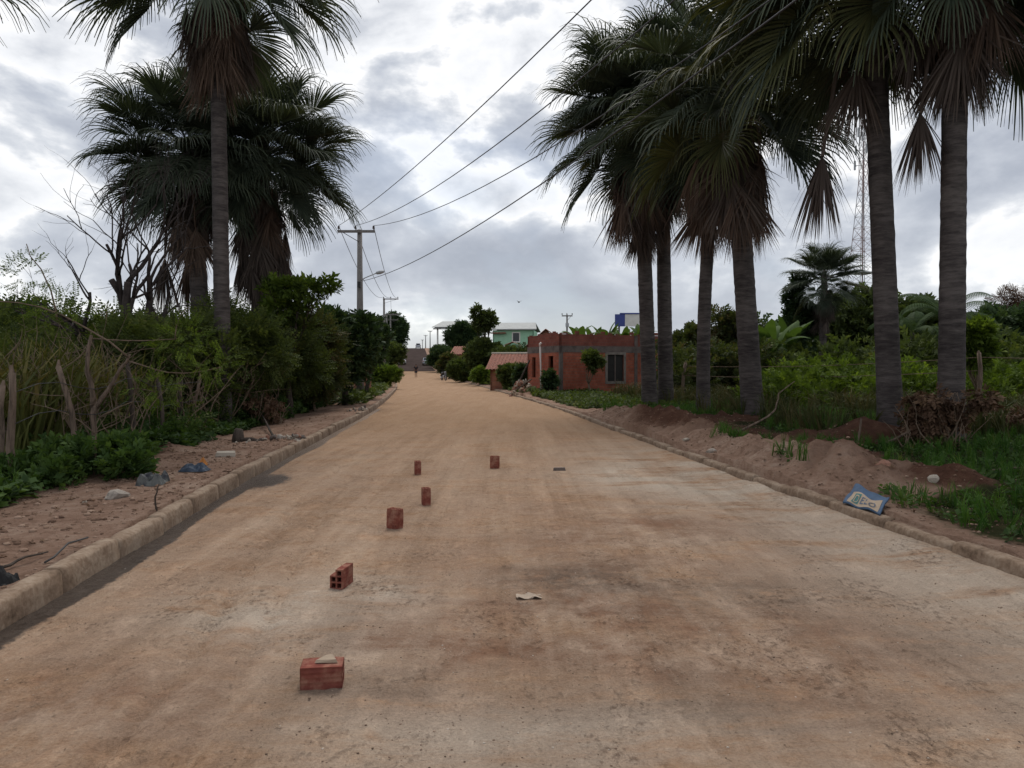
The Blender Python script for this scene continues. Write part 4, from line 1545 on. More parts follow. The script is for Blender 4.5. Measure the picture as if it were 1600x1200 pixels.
p1, e1 = pole(562, 359, 40.0, 'nearest utility pole with street lamp above the left thicket', 1.95, -.15, True, .155)
p2, e2 = pole(600, 466, 98.0, 'second utility pole, crossarm reaching right, past the left thicket', 2.0, .9, False, .15)
p3, e3 = pole(604, 490, 128.0, 'third utility pole in the left row, just right of the second', 1.9, .9, False, .14)
p4, e4 = pole(610, 491, 142.0, 'fourth utility pole in the left row, with two crossarms', 1.9, .6, False, .14, 2)
p5, e5 = pole(886, 492, 85.0, 'small cross shaped pole behind the brick house parapet', 1.2, 0, False, .11)
MB().tube([(0, -.32, at(886, 511, 85).z - p5.location.z), (0, -.32, at(886, 505, 85).z - p5.location.z)], .2, 10).build('transformer', M['galv'], p5)
p6, e6 = pole(672, 517, 215.0, 'dark pole on the hill crest nearest the right trees', 1.2, 0, False, .12, 1, 'iron')
p7, e7 = pole(665, 524, 262.0, 'dark pole on the hill crest, second right of the car', 1.2, 0, False, .12, 1, 'iron')
p8, e8 = pole(660, 531, 320.0, 'farthest tiny pole on the crest just right of the car', 1.0, 0, False, .12, 1, 'iron')


def wire(a, b, sag, label, r=.012, n=26, name='power_wire', group='power wires', mat='wire'):
    a, b = Vector(a), Vector(b)
    pts = [a.lerp(b, i / n) - Vector((0, 0, sag * 4 * (i / n) * (1 - i / n))) for i in range(n + 1)]
    o = MB().tube(pts, r, 5).build(name, M[mat], None, True, label=label, category='wire', group=group)
    return o


# next pole of the line stands behind the camera on the right
nb = Vector((7.2, -6.0, 0))
ends0 = [Vector((9.7, -6, 9.6)), Vector((10.0, -6, 9.4)), Vector((11.2, -6, 9.3))]
for k, lab in enumerate(('upper left power wire crossing above the road', 'middle power wire crossing above the road', 'third power wire from the top crossing above the road')):
    wire(e1[k], ends0[k], (1.0, 1.72, 2.0)[k], lab, .014)
wire(p1.location + Vector((.2, -.3, at(575, 440, 40).z - p1.location.z)), (9.0, -6, 7.6), 1.25, 'lowest wire, running from the street lamp over the road', .014)
for k, lab in enumerate(('left wire sagging from the nearest pole to the second', 'middle wire sagging from the nearest pole to the second', 'right wire sagging from the nearest pole to the second')):
    wire(e1[k], e2[k], 1.3, lab, .018)
wire(e2[1], e3[1], .5, 'short wire between second and third pole of the left row', .018)
wire(e3[1], e4[1], .2, 'short wire between third and fourth pole of the left row', .018)

# ------------------------------------------------------------------ lattice tower
tY = 165.0
tx = (1346 - CX) / F * tY
tw = empty('lattice_tower', (tx, tY, g(tx, tY)), R(12), 'slim red and white lattice radio tower behind the right palms', 'tower')
TH = at(1350, 182, tY).z - tw.location.z
cells = 22
mbs = {'w': MB(), 'r': MB()}
for i in range(cells):
    z0, z1 = TH * i / cells, TH * (i + 1) / cells

    def half(z):
        return max(.62, 2.7 * (1 - z / (TH * .78)) + .5)
    a, b = half(z0), half(z1)
    m = mbs['r' if (i // 3) % 2 else 'w']
    c0_ = [Vector((sx_ * a, sy2 * a, z0)) for sx_, sy2 in ((-1, -1), (1, -1), (1, 1), (-1, 1))]
    c1_ = [Vector((sx_ * b, sy2 * b, z1)) for sx_, sy2 in ((-1, -1), (1, -1), (1, 1), (-1, 1))]
    for k in range(4):
        m.tube([c0_[k], c1_[k]], .085, 4)
        j = (k + 1) % 4
        m.tube([c0_[k], c1_[j]], .045, 4)
        m.tube([c0_[j], c1_[k]], .045, 4)
        m.tube([c1_[k], c1_[j]], .045, 4)
mbs['w'].build('white_lattice', M['tower_white'], tw, kind='stuff')
mbs['r'].build('red_lattice', M['tower_red'], tw, kind='stuff')
MB().tube([(0, 0, 0), (0, 0, TH * .9)], .14, 6).build('cable_ladder', M['tower_red'], tw)
for i, (z, a) in enumerate(((.86, 180), (.86, 250), (.86, 20), (.80, 170), (.80, 300), (.93, 200), (.93, 60))):
    d = Vector((math.cos(R(a)), math.sin(R(a)), 0))
    an = MB().box(d * 1.9 + Vector((0, 0, TH * z)), (.3, .3, 2.0)).build('antenna', M['lamp_grey'], tw)
    MB().tube([d * .5 + Vector((0, 0, TH * z)), d * 1.9 + Vector((0, 0, TH * z))], .06, 4).build('bracket', M['galv'], an)
MB().box((0, 0, TH * .36), (4.6, 4.6, .12)).build('platform', M['galv'], tw)
MB().tube([(0, 0, TH), (0, 0, TH + 2.2)], .05, 5).build('lightning_rod', M['galv'], tw)

# ------------------------------------------------------------------ trees and shrubs along the left
def fence_x(Y):
    return float(XC(Y) - HW(Y)) - 2.6


def shrub(label, px, Y, h, w, n, kind, mat, size, nb=7, seed=1, tr=.05, group=None, name='shrub', bark='twig', z0=.25, tb=0.0, cat='shrub', shell=.5):
    x = (px - CX) / F * Y
    return tree(name, label, (x, Y), cat, blobs(0, 0, z0, h, w, w * .8, nb, w * .32, w * .55, seed), n, kind, mat, size, tr, bark, group, .3, shell, tb)


shrub('thorny feathery shrub behind the fence posts on the left', 225, 17.5, 3.1, 1.5, 1300, 'fine', 'leaf_shrub', 1.0, 9, 3, tb=.08)
shrub('feathery shrub before the pale thin palm trunk', 372, 20.5, 3.6, 1.7, 2100, 'fine', 'leaf_shrub', 1.05, 10, 4, tb=.03)
shrub('olive feathery shrub right of the pale thin palm trunk', 448, 24.5, 4.0, 1.9, 2600, 'fine', 'leaf_shrub', 1.1, 10, 5)
shrub('sparse shrub with bare twigs between two left fence posts', 298, 18.6, 3.0, 1.3, 1000, 'fine', 'leaf_shrub', 1.0, 8, 6, tb=.1)
shrub('dense dark roadside tree under the nearest utility pole', 540, 30.5, 4.25, 1.7, 3800, 'broad', 'leaf_dark', 1.15, 14, 7, tr=.13, name='roadside_tree', bark='bark', cat='tree', z0=.5)
shrub('dark small tree at the bend, right under the street lamp', 572, 36.0, 4.1, 1.15, 2200, 'broad', 'leaf_dark', 1.15, 10, 8, tr=.1, name='roadside_tree', bark='bark', cat='tree', z0=1.0)
shrub('mid green shrub with reddish shoots left of the dense dark tree', 492, 27.0, 3.8, 1.7, 2500, 'fine', 'leaf_red', 1.15, 10, 9)
shrub('bright bush at the foot of the poles beyond the bend', 601, 58.0, 1.7, 1.3, 900, 'broad', 'leaf_bright', 1.2, 6, 10)
# big leaved branch tree reaching over the thicket
bx_, by_ = (455 - CX) / F * 23.5, 23.5
tree('broad_leaf_tree', 'broad leaved tree whose bright flat branch reaches out below the palms', (bx_, by_), 'tree',
     [((-.3, 0, 3.95), (.5, .5, .22)), ((.2, -.1, 3.98), (.55, .5, .20)), ((.7, -.2, 3.9), (.45, .4, .18)), ((1.15, -.2, 4.0), (.3, .3, .14)), ((-.2, .1, 3.3), (.7, .6, .4))],
     400, 'broad', 'leaf_bright', .95, .09, 'bark', tb=-.05)
# far left trees
tree('mango_tree', 'rounded dark tree at the left edge behind the tall grass', pb(25, 46), 'tree', blobs(0, 0, 1.0, 6.0, 3.6, 3.0, 14, 1.0, 1.7, 31), 4200, 'broad', 'leaf_dark', 1.7, .25)
tree('mango_tree', 'smaller dark tree between the left edge tree and the bare tree', pb(135, 50), 'tree', blobs(0, 0, .8, 5.0, 3.2, 2.6, 12, 1.0, 1.5, 32), 3400, 'broad', 'leaf_dark', 1.7, .22)
tree('mango_tree', 'dark low tree behind the bare tree and the left palms', pb(245, 52), 'tree', blobs(0, 0, .6, 5.2, 4.0, 2.6, 12, 1.1, 1.7, 33), 3400, 'broad', 'leaf_dark', 1.7, .22)
# trees up the hill
tree('round_tree', 'large dense round tree left of the road crest', pb(616, 165), 'tree', blobs(0, 0, 2.2, 11.2, 3.6, 3.4, 14, 1.4, 2.4, 34), 3200, 'broad', 'leaf_dark', 2.6, .3)
tree('round_tree', 'mid green roadside tree below the large round tree on the left', pb(615, 112), 'tree', blobs(0, 0, .6, 5.0, 2.2, 2.2, 10, .9, 1.5, 35), 2600, 'broad', 'leaf_shrub', 1.8, .2)
tree('round_tree', 'dark dense tree beside the open shed', pb(722, 128), 'tree', blobs(0, 0, 2.0, 8.6, 3.4, 2.6, 14, 1.2, 1.9, 36), 3600, 'broad', 'leaf_dark', 2.1, .26)
tree('round_tree', 'dark bushy tree along the right verge below the shed', pb(690, 118), 'tree', blobs(0, 0, .5, 4.6, 2.6, 2.2, 10, 1.0, 1.5, 37), 2400, 'broad', 'leaf_dark', 1.9, .2)
tree('loose_tree', 'tall loose crowned tree left of the green house', pb(752, 72), 'tree',
     blobs(0, 0, .6, 4.6, 2.0, 1.6, 12, .7, 1.1, 38) + [((.1, 0, 5.6), (.8, .7, .7)), ((-.4, 0, 6.6), (.4, .4, .5)), ((.5, 0, 6.3), (.5, .5, .5)), ((.95, 0, 5.9), (.4, .4, .4))],
     3600, 'broad', 'leaf_shrub', 1.5, .18, tb=-.12)
shrub('bright green bush on the right verge beyond the motorcycle', 724, 78, 2.9, 1.7, 1500, 'broad', 'leaf_shrub', 1.4, 14, 41, z0=0)
shrub('reddish green bush on the right verge near the silver car', 703, 92, 3.4, 1.8, 1500, 'broad', 'leaf_red', 1.5, 9, 42)
shrub('low bright bush right of the motorcycle', 752, 66, 1.6, 1.3, 1100, 'broad', 'leaf_bright', 1.2, 7, 43, z0=.05)
shrub('pale leafed bush beside the low red roof', 735, 84, 3.0, 1.5, 1300, 'broad', 'leaf_shrub', 1.4, 8, 44)
shrub('dense bush before the tiled cottage wall', 797, 52.0, 2.0, 1.0, 1300, 'broad', 'leaf_shrub', 1.1, 8, 45, z0=.1)
shrub('small dark bush by the corner of tiled cottage and brick house', 817, 48.5, 1.9, .6, 600, 'broad', 'leaf_dark', 1.0, 6, 46, z0=.1)
shrub('green hedge rising behind the tiled cottage roof', 800, 70, 3.7, 2.6, 2200, 'broad', 'leaf_shrub', 1.5, 12, 47, tb=-.05)
shrub('low bush at the far end of the right verge by the silver car', 684, 135, 2.6, 2.0, 1000, 'broad', 'leaf_dark', 1.8, 7, 48)
shrub('papaya like plant leaning on the front of the brick house', 925, 40.6, 2.3, .6, 260, 'broad', 'leaf_shrub', 1.1, 4, 49, z0=1.2, tr=.06)
shrub('dark shrub against the brick house side door', 858, 41.2, 1.35, .4, 360, 'broad', 'leaf_dark', .9, 5, 50, z0=.3)

cl = []
for i in range(150):
    Y = random.uniform(58, 150)
    a_ = random.uniform(1.6, 6.5)
    X = float(XC(Y) + HW(Y)) + a_
    h = random.uniform(.8, 2.6) * (1 + (Y - 60) / 90)
    if X / Y * F + CX > 772:
        continue
    r = random.uniform(.5, 1.1) * (1 + (Y - 60) / 120)
    for k in range(max(1, int(h / r))):
        cl.append(((X, Y, g(X, Y) + r * .5 + k * r * .9), (r, r, r * .85)))
me = foliage_mesh('hillside_bushes', cl, len(cl) * 24, 'broad', M['leaf_shrub'], 1.7, .5, .3, tb=-.05)
mobj('hillside_bushes', me, kind='stuff', label='mixed bushes crowding the right verge up the hill', category='bushes')
cl = []
for i in range(70):
    Y = random.uniform(62, 150)
    X = float(XC(Y) - HW(Y)) - random.uniform(1.8, 5.5)
    r = random.uniform(.6, 1.3) * (1 + (Y - 60) / 120)
    for k in range(random.randint(1, 3)):
        cl.append(((X, Y, g(X, Y) + r * .5 + k * r * .9), (r, r, r * .85)))
me = foliage_mesh('hillside_bushes', cl, len(cl) * 24, 'broad', M['leaf_dark'], 1.8, .5, .3)
mobj('hillside_bushes', me, kind='stuff', label='dark bushes crowding the left verge beyond the bend', category='bushes')

# dead tree on the left
dY = 18.5
dbx = (205 - CX) / F * dY
droot = empty('dead_tree', (dbx, dY, g(dbx, dY)), 0, 'bare dead tree with forked dark branches on the left', 'tree')
mb_t, mb_b = MB(), MB()


def grow(p, d, r, ln, depth, rs):
    n = 6
    pts, rad = [p.copy()], [r]
    for i in range(n):
        d = (d + Vector((rs.gauss(0, .13), rs.gauss(0, .13), rs.gauss(.03, .09)))).normalized()
        p = p + d * ln / n
        pts.append(p.copy())
        rad.append(r * (1 - .42 * (i + 1) / n))
    (mb_t if depth == 0 else mb_b).tube(pts, rad, 8 if depth < 2 else 5, jit=.1)
    if depth >= 5 or r < .006:
        return
    k = 3 if depth < 2 else rs.choice((2, 2, 3))
    for i in range(k):
        a = rs.uniform(0, 6.28)
        sp = rs.uniform(.35, .8)
        ax = d.orthogonal().normalized()
        ax = Matrix.Rotation(a, 3, d) @ ax
        st = rs.randint(3, 6)
        grow(pts[st], (d + ax * sp).normalized(), rad[st] * (.72 if i == 0 else .58), ln * rs.uniform(.62, .85), depth + 1, rs)


rs_ = random.Random(5)
for (dx, dz, r, ln) in ((-.75, 1, .095, 2.0), (.02, 1.2, .15, 2.1), (.30, 1.1, .12, 2.0), (-.12, 1.3, .13, 2.2), (.75, 1, .08, 1.7)):
    grow(Vector((dx * .25, 0, 1.5)), Vector((dx, rs_.gauss(0, .2), dz)).normalized(), r, ln, 1, rs_)
mb_t.tube([(0, 0, -.2), (.03, 0, .7), (0, 0, 1.7)], [.24, .21, .18], 9, jit=.1)
mb_t.build('trunk', M['bark_dead'], droot, True)
mb_b.build('branches', M['bark_dead'], droot, True)

# bent leafless sapling with a long bough at the front left
sp_ = empty('leaning_sapling', (fence_x(11.9) - .1, 11.9, g(fence_x(11.9), 11.9)), 0, 'grey forked sapling with long bare boughs among the left fence posts', 'sapling')
mb = MB()
mb.tube(limb((0, 0, -.1), (0, 0, 1.0), .055, .05, .03)[0], [.046] * 7, 8, jit=.06)
mb.tube(limb((0, 0, .9), (-.03, 0, 2.05), .05, .03, .03)[0], [.042, .040, .038, .035, .032, .028, .024], 7, jit=.06)
mb.tube(limb((0, 0, .85), (.55, .1, 1.75), .04, .02, .06)[0], [.04, .038, .034, .03, .026, .022, .018], 7, jit=.06)
mb.build('trunk', M['bark_pale'], sp_, True)
mb = MB()
for (a, b, r) in (((.55, .1, 1.7), (-1.6, -.4, 2.55), .018), ((-.03, 0, 2.0), (1.2, .2, 2.0), .014), ((.5, .1, 1.65), (1.9, .3, 1.55), .014), ((-.03, 0, 1.9), (-.6, 0, 1.45), .014),
                  ((-.6, .1, 2.3), (-1.1, .1, 3.5), .016), ((1.2, .2, 2.0), (1.4, .2, 2.5), .010), ((.1, 0, .75), (.6, 0, 1.0), .018)):
    pts, rad = limb(a, b, r, r * .4, .09, 7)
    mb.tube(pts, rad, 6)
mb.build('branches', M['twig'], sp_, True)
mobj('leaves', foliage_mesh('leaves', [((1.3, .2, 2.0), (.5, .3, .35)), ((-1.1, .1, 3.0), (.3, .3, .4)), ((-.5, 0, 2.5), (.6, .3, .3)), ((1.8, .2, 1.6), (.4, .3, .3)), ((.9, .1, 1.2), (.4, .3, .3))],
                            330, 'fine', M['leaf_bright'], .42, tb=.1), sp_)

# ------------------------------------------------------------------ left thicket mass, tall grass, ground weeds
def band(n, y0, y1, d0, d1, pw=1.0):
    """random points on the left (d<0) or right side, d measured from the kerb outwards"""
    y = y0 + (y1 - y0) * rng.uniform(0, 1, n) ** pw
    dsgn = -1 if d0 < 0 else 1
    a = rng.uniform(abs(d0), abs(d1), n)
    x = XC(y) + dsgn * (HW(y) + a)
    return x, y


def wild(name, label, cat, n, y0, y1, d0, d1, hfun, kind, mat, size, clump=.5, tb=0.0, upb=.25, per=26, flat=.8):
    x, y = band(n, y0, y1, d0, d1)
    cl = []
    for xx, yy in zip(x, y):
        h = hfun(xx, yy) * random.uniform(.65, 1.1)
        if h < .15:
            continue
        z = g(xx, yy)
        r = clump * random.uniform(.7, 1.4)
        for k in range(max(1, int(h / (r * 1.1)))):
            cl.append(((xx + random.gauss(0, .25), yy + random.gauss(0, .25), z + min(h, r * .7 + k * r * 1.1)), (r, r, r * flat)))
    V = foliage_mesh(name, cl, len(cl) * per, kind, M[mat], size, .5, upb, keep=lambda p: p[:, 2] > G(p[:, 0], p[:, 1]) + .02, tb=tb)
    return mobj(name, V, kind='stuff', label=label, category=cat)


def h_left(x, y):
    a = -(x - float(XC(y))) - float(HW(y))
    return np.interp(a, [2.6, 3.3, 4.6, 7], [.4, 1.0, 2.1, 2.7]) * np.interp(y, [9, 12, 16, 24, 40], [.35, .6, .85, 1.15, 1.25])


wild('thicket', 'dense feathery thicket filling the left roadside behind the fence', 'thicket', 330, 13, 37, -3.3, -9, h_left, 'fine', 'leaf_shrub', 1.05, .6, tb=.08, per=36)
wild('thicket_undergrowth', 'dark leafy undergrowth along the foot of the left thicket', 'undergrowth', 260, 12, 37, -2.3, -5.5,
     lambda x, y: .4 + .3 * random.random(), 'broad', 'leaf_weed', .6, .3, per=30, tb=.02)
wild('back_thicket', 'shaded bushes deep behind the left fence', 'thicket', 170, 13, 40, -8, -20, lambda x, y: 2.1, 'broad', 'leaf_dark', 1.3, .9, per=26)


def tufts(name, label, cat, x, y, kind, mat, size, tb=0.0, lean=.25, z=0.0):
    pos = np.stack([x, y, G(x, y) + z], 1)
    n = len(x)
    a = rng.uniform(0, 6.28, n)
    tl = rng.normal(0, lean, (n, 2))
    zz = norm(np.stack([tl[:, 0], tl[:, 1], np.ones(n)], 1))
    xx = norm(np.cross(np.stack([-np.sin(a), np.cos(a), np.zeros(n)], 1), zz))
    yy = np.cross(zz, xx)
    mats = np.stack([xx, yy, zz], 2)
    tint = np.clip(rng.normal(.45 + tb, .2, n) + .5 * (fbm(x * .7, y * .7, 2, 90) - .5), 0, 1)
    V, Fq, T = stamp(kind, pos, mats, size * rng.uniform(.6, 1.4, n), tint)
    return mobj(name, np_mesh(name, V, Fq, M[mat], False, T), kind='stuff', label=label, category=cat)


mb = MB()
for i in range(420):
    yy = random.uniform(11.5, 36)
    xx = float(XC(yy) - HW(yy)) - random.uniform(2.4, 5.5)
    hh = float(h_left(xx - .8, yy)) * random.uniform(.5, 1.25) + .4
    z = g(xx, yy)
    pts, rad = limb((xx, yy, z - .05), (xx + random.gauss(0, .5), yy + random.gauss(0, .5), z + hh), random.uniform(.008, .022), .004, .1, 6)
    mb.tube(pts, rad, 5)
    for k in range(2):
        st_ = pts[random.randint(2, 5)]
        p2_, r2_ = limb(st_, st_ + Vector((random.gauss(0, .4), random.gauss(0, .4), random.uniform(.1, .6))), .007, .003, .1, 4)
        mb.tube(p2_, r2_, 4)
mb.build('thicket_twigs', M['twig'], None, kind='stuff', label='thin pale stems and twigs through the left thicket', category='twigs')
# leafy weeds along the left verge
x, y = band(9000, 7.6, 30, -2.0, -5.4)
k = fbm(x * .8, y * .8, 3, 95) > .40 - .12 * np.clip((-(x - XC(y)) - HW(y) - 2.3), -1, 1)
tufts('leafy_weeds', 'leafy green weeds covering the soil behind the left verge', 'weeds', x[k], y[k], 'weed', 'leaf_weed', .8, -.02, .4)
# the taller broad leaved weed patch beside the first fence post
wc = at(160, 745, 10.2)
r2 = np.random.default_rng(4)
wild_cl = [((wc.x + dx, 10.0 + dy, g(wc.x + dx, 10.0 + dy) + .08 + hh * .22), (.3, .3, .2)) for dx, dy, hh in ((-.1, 0, .7), (.3, .2, .9), (-.5, .1, .5), (.5, -.1, .3), (-.2, -.5, .2), (-.8, -.3, .2), (.1, .5, .9), (-1.0, 0, .2))]
wr_ = empty('weed_bush', (wc.x, 10.0, g(wc.x, 10.0)), 0, 'low broad leaved weed bush right of the big left fence post', 'plant')
me = foliage_mesh('leaves', [(tuple(Vector(c) - wr_.location), r) for c, r in wild_cl], 820, 'broad', M['leaf_weed'], .55, .6, .6)
mobj('leaves', me, wr_)
MB().tube([(0, 0, -.1), (.02, 0, .25), (0, .05, .5)], [.02, .018, .01], 6).build('stem', M['twig'], wr_)
# grass, left and right
x, y = band(5200, 6.5, 34, -2.2, -9)
k = fbm(x * .6, y * .6, 3, 97) > .42
tufts('grass_left', 'green grass growing among the left fence posts', 'grass', x[k], y[k], 'grass', 'leaf_grass', .36, 0)
# tall cane like grass
x = rng.uniform(-10.8, -7.5, 330)
y = rng.uniform(11.2, 16.0, 330)
tufts('cane_grass', 'tall yellowish cane grass at the left edge behind the fence', 'grass', x, y, 'grass', 'leaf_cane', 1.75, .08, .2)
# right side: ground cover and grass
x, y = band(27000, 3.5, 30, .5, 15, .9)
a_ = x - XC(y) - HW(y)
mm2 = sum(rd * np.exp(-((x - mx) / rx) ** 2 - ((y - my) / ry) ** 2) for (mx, my, rx, ry, h, rd) in MOUNDS)
nz_ = fbm(x * .7, y * .7, 3, 98)
a2_ = a_ + 1.9 * np.clip((9.3 - y) / 1.2, 0, 1)
k = (nz_ + .14 * np.clip(a2_ - 2.1, -2, 2) - .55 * mm2 > .42) & (a_ > .45)
xa, ya = x[k], y[k]
h1 = len(xa) // 2
tufts('ground_weeds', 'low leafy green ground cover on the right verge', 'weeds', xa[:h1], ya[:h1], 'weed', 'leaf_weed', .5, .03, .4)
tufts('grass_right', 'short green grass around the right palm trunks', 'grass', xa[h1:], ya[h1:], 'grass', 'leaf_grass', .27, 0)
x, y = band(4200, 14, 36, 3.5, 20)
a_ = x - XC(y) - HW(y)
k = fbm(x * .5, y * .5, 3, 99) > .42
tufts('tall_weeds_right', 'tall brownish weeds in front of the right scrub', 'weeds', x[k], y[k], 'grass', 'leaf_tan_grass', .75, 0, .3)
x, y = band(5200, 26, 56, .6, 4.2)
tufts('verge_weeds_far', 'weeds along the right verge before the brick house', 'weeds', x, y, 'weed', 'leaf_shrub', 1.0, 0, .5)
x, y = band(700, 30, 60, -.6, -2.6)
tufts('verge_weeds_bend', 'weeds on the left verge at the bend', 'weeds', x, y, 'weed', 'leaf_shrub', 1.6, 0, .4)
x, y = band(2500, 60, 125, .7, 5)
tufts('hill_weeds', 'weeds along the right verge up the hill', 'weeds', x, y, 'weed', 'leaf_shrub', 3.0, 0, .4)

# ------------------------------------------------------------------ right scrub
def scrub(name, label, n, x0, x1, y0, y1, ztop, kind, mat, size, clump, tb=0.0, per=28, dens=None):
    """bushes spread over px range x0..x1, depth y0..y1; ztop(px, Y) gives the height"""
    cl = []
    for i in range(n):
        Y = random.uniform(y0, y1)
        px = random.uniform(x0, x1)
        X = (px - CX) / F * Y
        h = ztop(px, Y) * random.uniform(.72, 1.05)
        z = g(X, Y)
        r = clump * random.uniform(.7, 1.4)
        for k in range(max(1, int(h / (r * 1.15)))):
            cl.append(((X + random.gauss(0, .3), Y + random.gauss(0, .3), z + min(h - r * .6, r * .7 + k * r * 1.15)), (r, r, r * .8)))
    me_ = foliage_mesh(name, cl, len(cl) * per, kind, M[mat], size, .5, .3, keep=lambda p: p[:, 2] > G(p[:, 0], p[:, 1]) + .02, tb=tb)
    return mobj(name, me_, kind='stuff', label=label, category='scrub')


scrub('front_scrub', 'bright yellow green scrub in front on the right', 90, 1180, 1680, 24, 31, lambda px, Y: 1.55 + .3 * math.sin(px * .02), 'broad', 'leaf_bright', .95, .55, -.02, 30)
scrub('front_scrub_left', 'darker mixed scrub behind the slender right palm', 50, 1050, 1190, 30, 38, lambda px, Y: 2.7, 'broad', 'leaf_red', 1.0, .65, -.08, 28)
scrub('middle_scrub', 'mid green scrub around the small fan palm', 110, 1180, 1700, 31, 44, lambda px, Y: 2.8 + .5 * math.sin(px * .013 + 1), 'broad', 'leaf_shrub', 1.25, .85, .02, 28)
scrub('back_scrub', 'dark wall of bushes at the back on the right', 110, 1040, 1750, 48, 62, lambda px, Y: 4.2 + .8 * math.sin(px * .017), 'broad', 'leaf_dark', 1.9, 1.25, 0, 26)
tree('bushy_tree', 'dense green tree left of the tall palm trunks, below the lattice tower', pb(1350, 47), 'tree', blobs(0, 0, .5, 7.2, 3.1, 2.4, 14, 1.0, 1.6, 51), 4200, 'broad', 'leaf_shrub', 1.6, .2, tb=-.08)
tree('bushy_tree', 'green tree between the two tallest palm trunks', pb(1440, 45), 'tree', blobs(0, 0, .5, 6.0, 2.6, 2.2, 12, 1.0, 1.5, 52), 3600, 'broad', 'leaf_shrub', 1.6, .2, tb=-.1)
tree('bushy_tree', 'dark spreading tree at the right edge below the dry tree', pb(1575, 46), 'tree', blobs(0, 0, .5, 5.4, 4.2, 2.6, 14, 1.1, 1.7, 53), 4400, 'broad', 'leaf_dark', 1.7, .22)
tree('bushy_tree', 'thin leafed tree with brown leaves beside the slender palm', pb(1142, 36), 'tree', blobs(0, 0, .8, 5.0, 1.5, 1.3, 9, .6, 1.0, 54), 1500, 'broad', 'leaf_red', 1.2, .12)
tree('bushy_tree', 'vine covered bush behind the twin palm trunks', pb(1075, 38), 'tree', blobs(0, 0, .4, 4.0, 1.7, 1.4, 9, .7, 1.1, 55), 1900, 'broad', 'leaf_red', 1.2, .12, tb=-.1)
tree('slim_tree', 'slender leafy sapling left of the small fan palm', pb(1243, 41), 'tree', [((0, 0, 3.2), (.7, .6, .8)), ((.2, 0, 4.3), (.6, .5, .6)), ((-.1, 0, 5.1), (.45, .4, .45)), ((.1, 0, 5.9), (.28, .28, .3)), ((.9, 0, 4.0), (.7, .6, .6))], 1300, 'broad', 'leaf_dark', 1.2, .09)
tree('dry_tree', 'leafless purplish brown tree at the far right edge', pb(1588, 66), 'tree', blobs(0, 0, 3.0, 9.0, 3.4, 2.6, 16, .9, 1.5, 56), 1500, 'fine', 'leaf_dry', 1.3, .2, tb=-.15)
shrub('upright leafy sapling beside the right fence post', 1527, 22, 3.0, .5, 460, 'broad', 'leaf_bright', 1.0, 6, 57, z0=1.2)

# ------------------------------------------------------------------ fence posts
def post(label, px, Y, h, r, mat, lean=(0, 0), wob=.04, name='fence_post', group='left fence posts', x=None):
    x = (px - CX) / F * Y if x is None else x
    root = empty(name, (x, Y, g(x, Y)), 0, label, 'post', group)
    pts, rad = limb((0, 0, -.25), (lean[0], lean[1], h), r * 1.1, r * .9, wob, 5)
    mb_ = MB()
    mb_.tube(pts, [q * random.uniform(.92, 1.07) for q in rad], 11, jit=.07)
    mb_.build('stake', M[mat], root, True)
    MB().tube([pts[-1] - Vector((0, 0, .02)), pts[-1] + Vector((random.uniform(-.02, .02), 0, random.uniform(.04, .10)))], [r * .85, r * .35], 7).build('broken_top', M[mat], root)
    return root


post('thick pale crooked fence post, foremost on the left', 26, 9.6, 1.45, .046, 'bark_pale', (-.05, 0), .03)
post('crooked split fence post, second from the left edge', 101, 11.0, 1.5, .040, 'bark_pale', (-.06, 0), .035)
post('straight grey fence post right of the forked sapling', 199, 13.2, 1.35, .045, 'bark')
post('thin dark fence post before the feathery shrub', 247, 14.6, 1.3, .04, 'bark')
post('dark fence post with pale top, fifth along the left fence', 283, 15.6, 1.25, .04, 'bark')
post('pale thin fence post farthest along the left fence', 312, 17.0, 1.3, .04, 'bark_pale')
post('broken fence post cut off by the left edge', -2, 10.2, 1.3, .045, 'bark_pale')
rp = post('straight fence post standing in the right scrub', 1530, 21.0, 1.75, .06, 'bark_pale', (.0, 0), .008, 'fence_post', 'right fence posts')
rp2 = post('fence post hidden behind the slender palm', 1070, 29.5, 1.6, .07, 'bark_pale', (.0, 0), .02, 'fence_post', 'right fence posts')
for k, (dz, lab) in enumerate(((1.62, 'upper fence wire strung through the right scrub'), (1.25, 'lower fence wire strung through the right scrub'))):
    a_p = rp.location + Vector((0, 0, dz))
    wire(a_p, rp2.location + Vector((0, 0, dz - .15)), .12, lab, .010, 20, 'fence_wire', 'fence wires', 'twig')
wire(rp.location + Vector((0, 0, 1.62)), rp.location + Vector((6, -3, 1.6)), .06, 'short fence wire running off to the right edge', .010, 12, 'fence_wire', 'fence wires', 'twig')
for k, dz in enumerate((1.2, .8)):
    pts = [Vector((fence_x(yy) - .05, yy, g(fence_x(yy), yy) + dz)) for yy in np.linspace(9.6, 17, 14)]
    MB().tube(pts, .006, 5).build('fence_wire', M['iron'], None, True, label='%s thin wire along the left fence posts' % ('upper', 'lower')[k], category='wire', group='fence wires')

# ------------------------------------------------------------------ things on the road
def rz(x, y):
    i = int(np.argmin(np.abs(ry_ - y)))
    j = int(np.argmin(np.abs(RX[i] - x)))
    return float(RZ[i, j])


def rp_(px, py):
    """point of the flat road under photo pixel"""
    q = at(px, py, 10)
    k = CAMH / (CAMH - q.z)
    x, y = q.x * k, 10 * k
    return Vector((x, y, rz(x, y)))


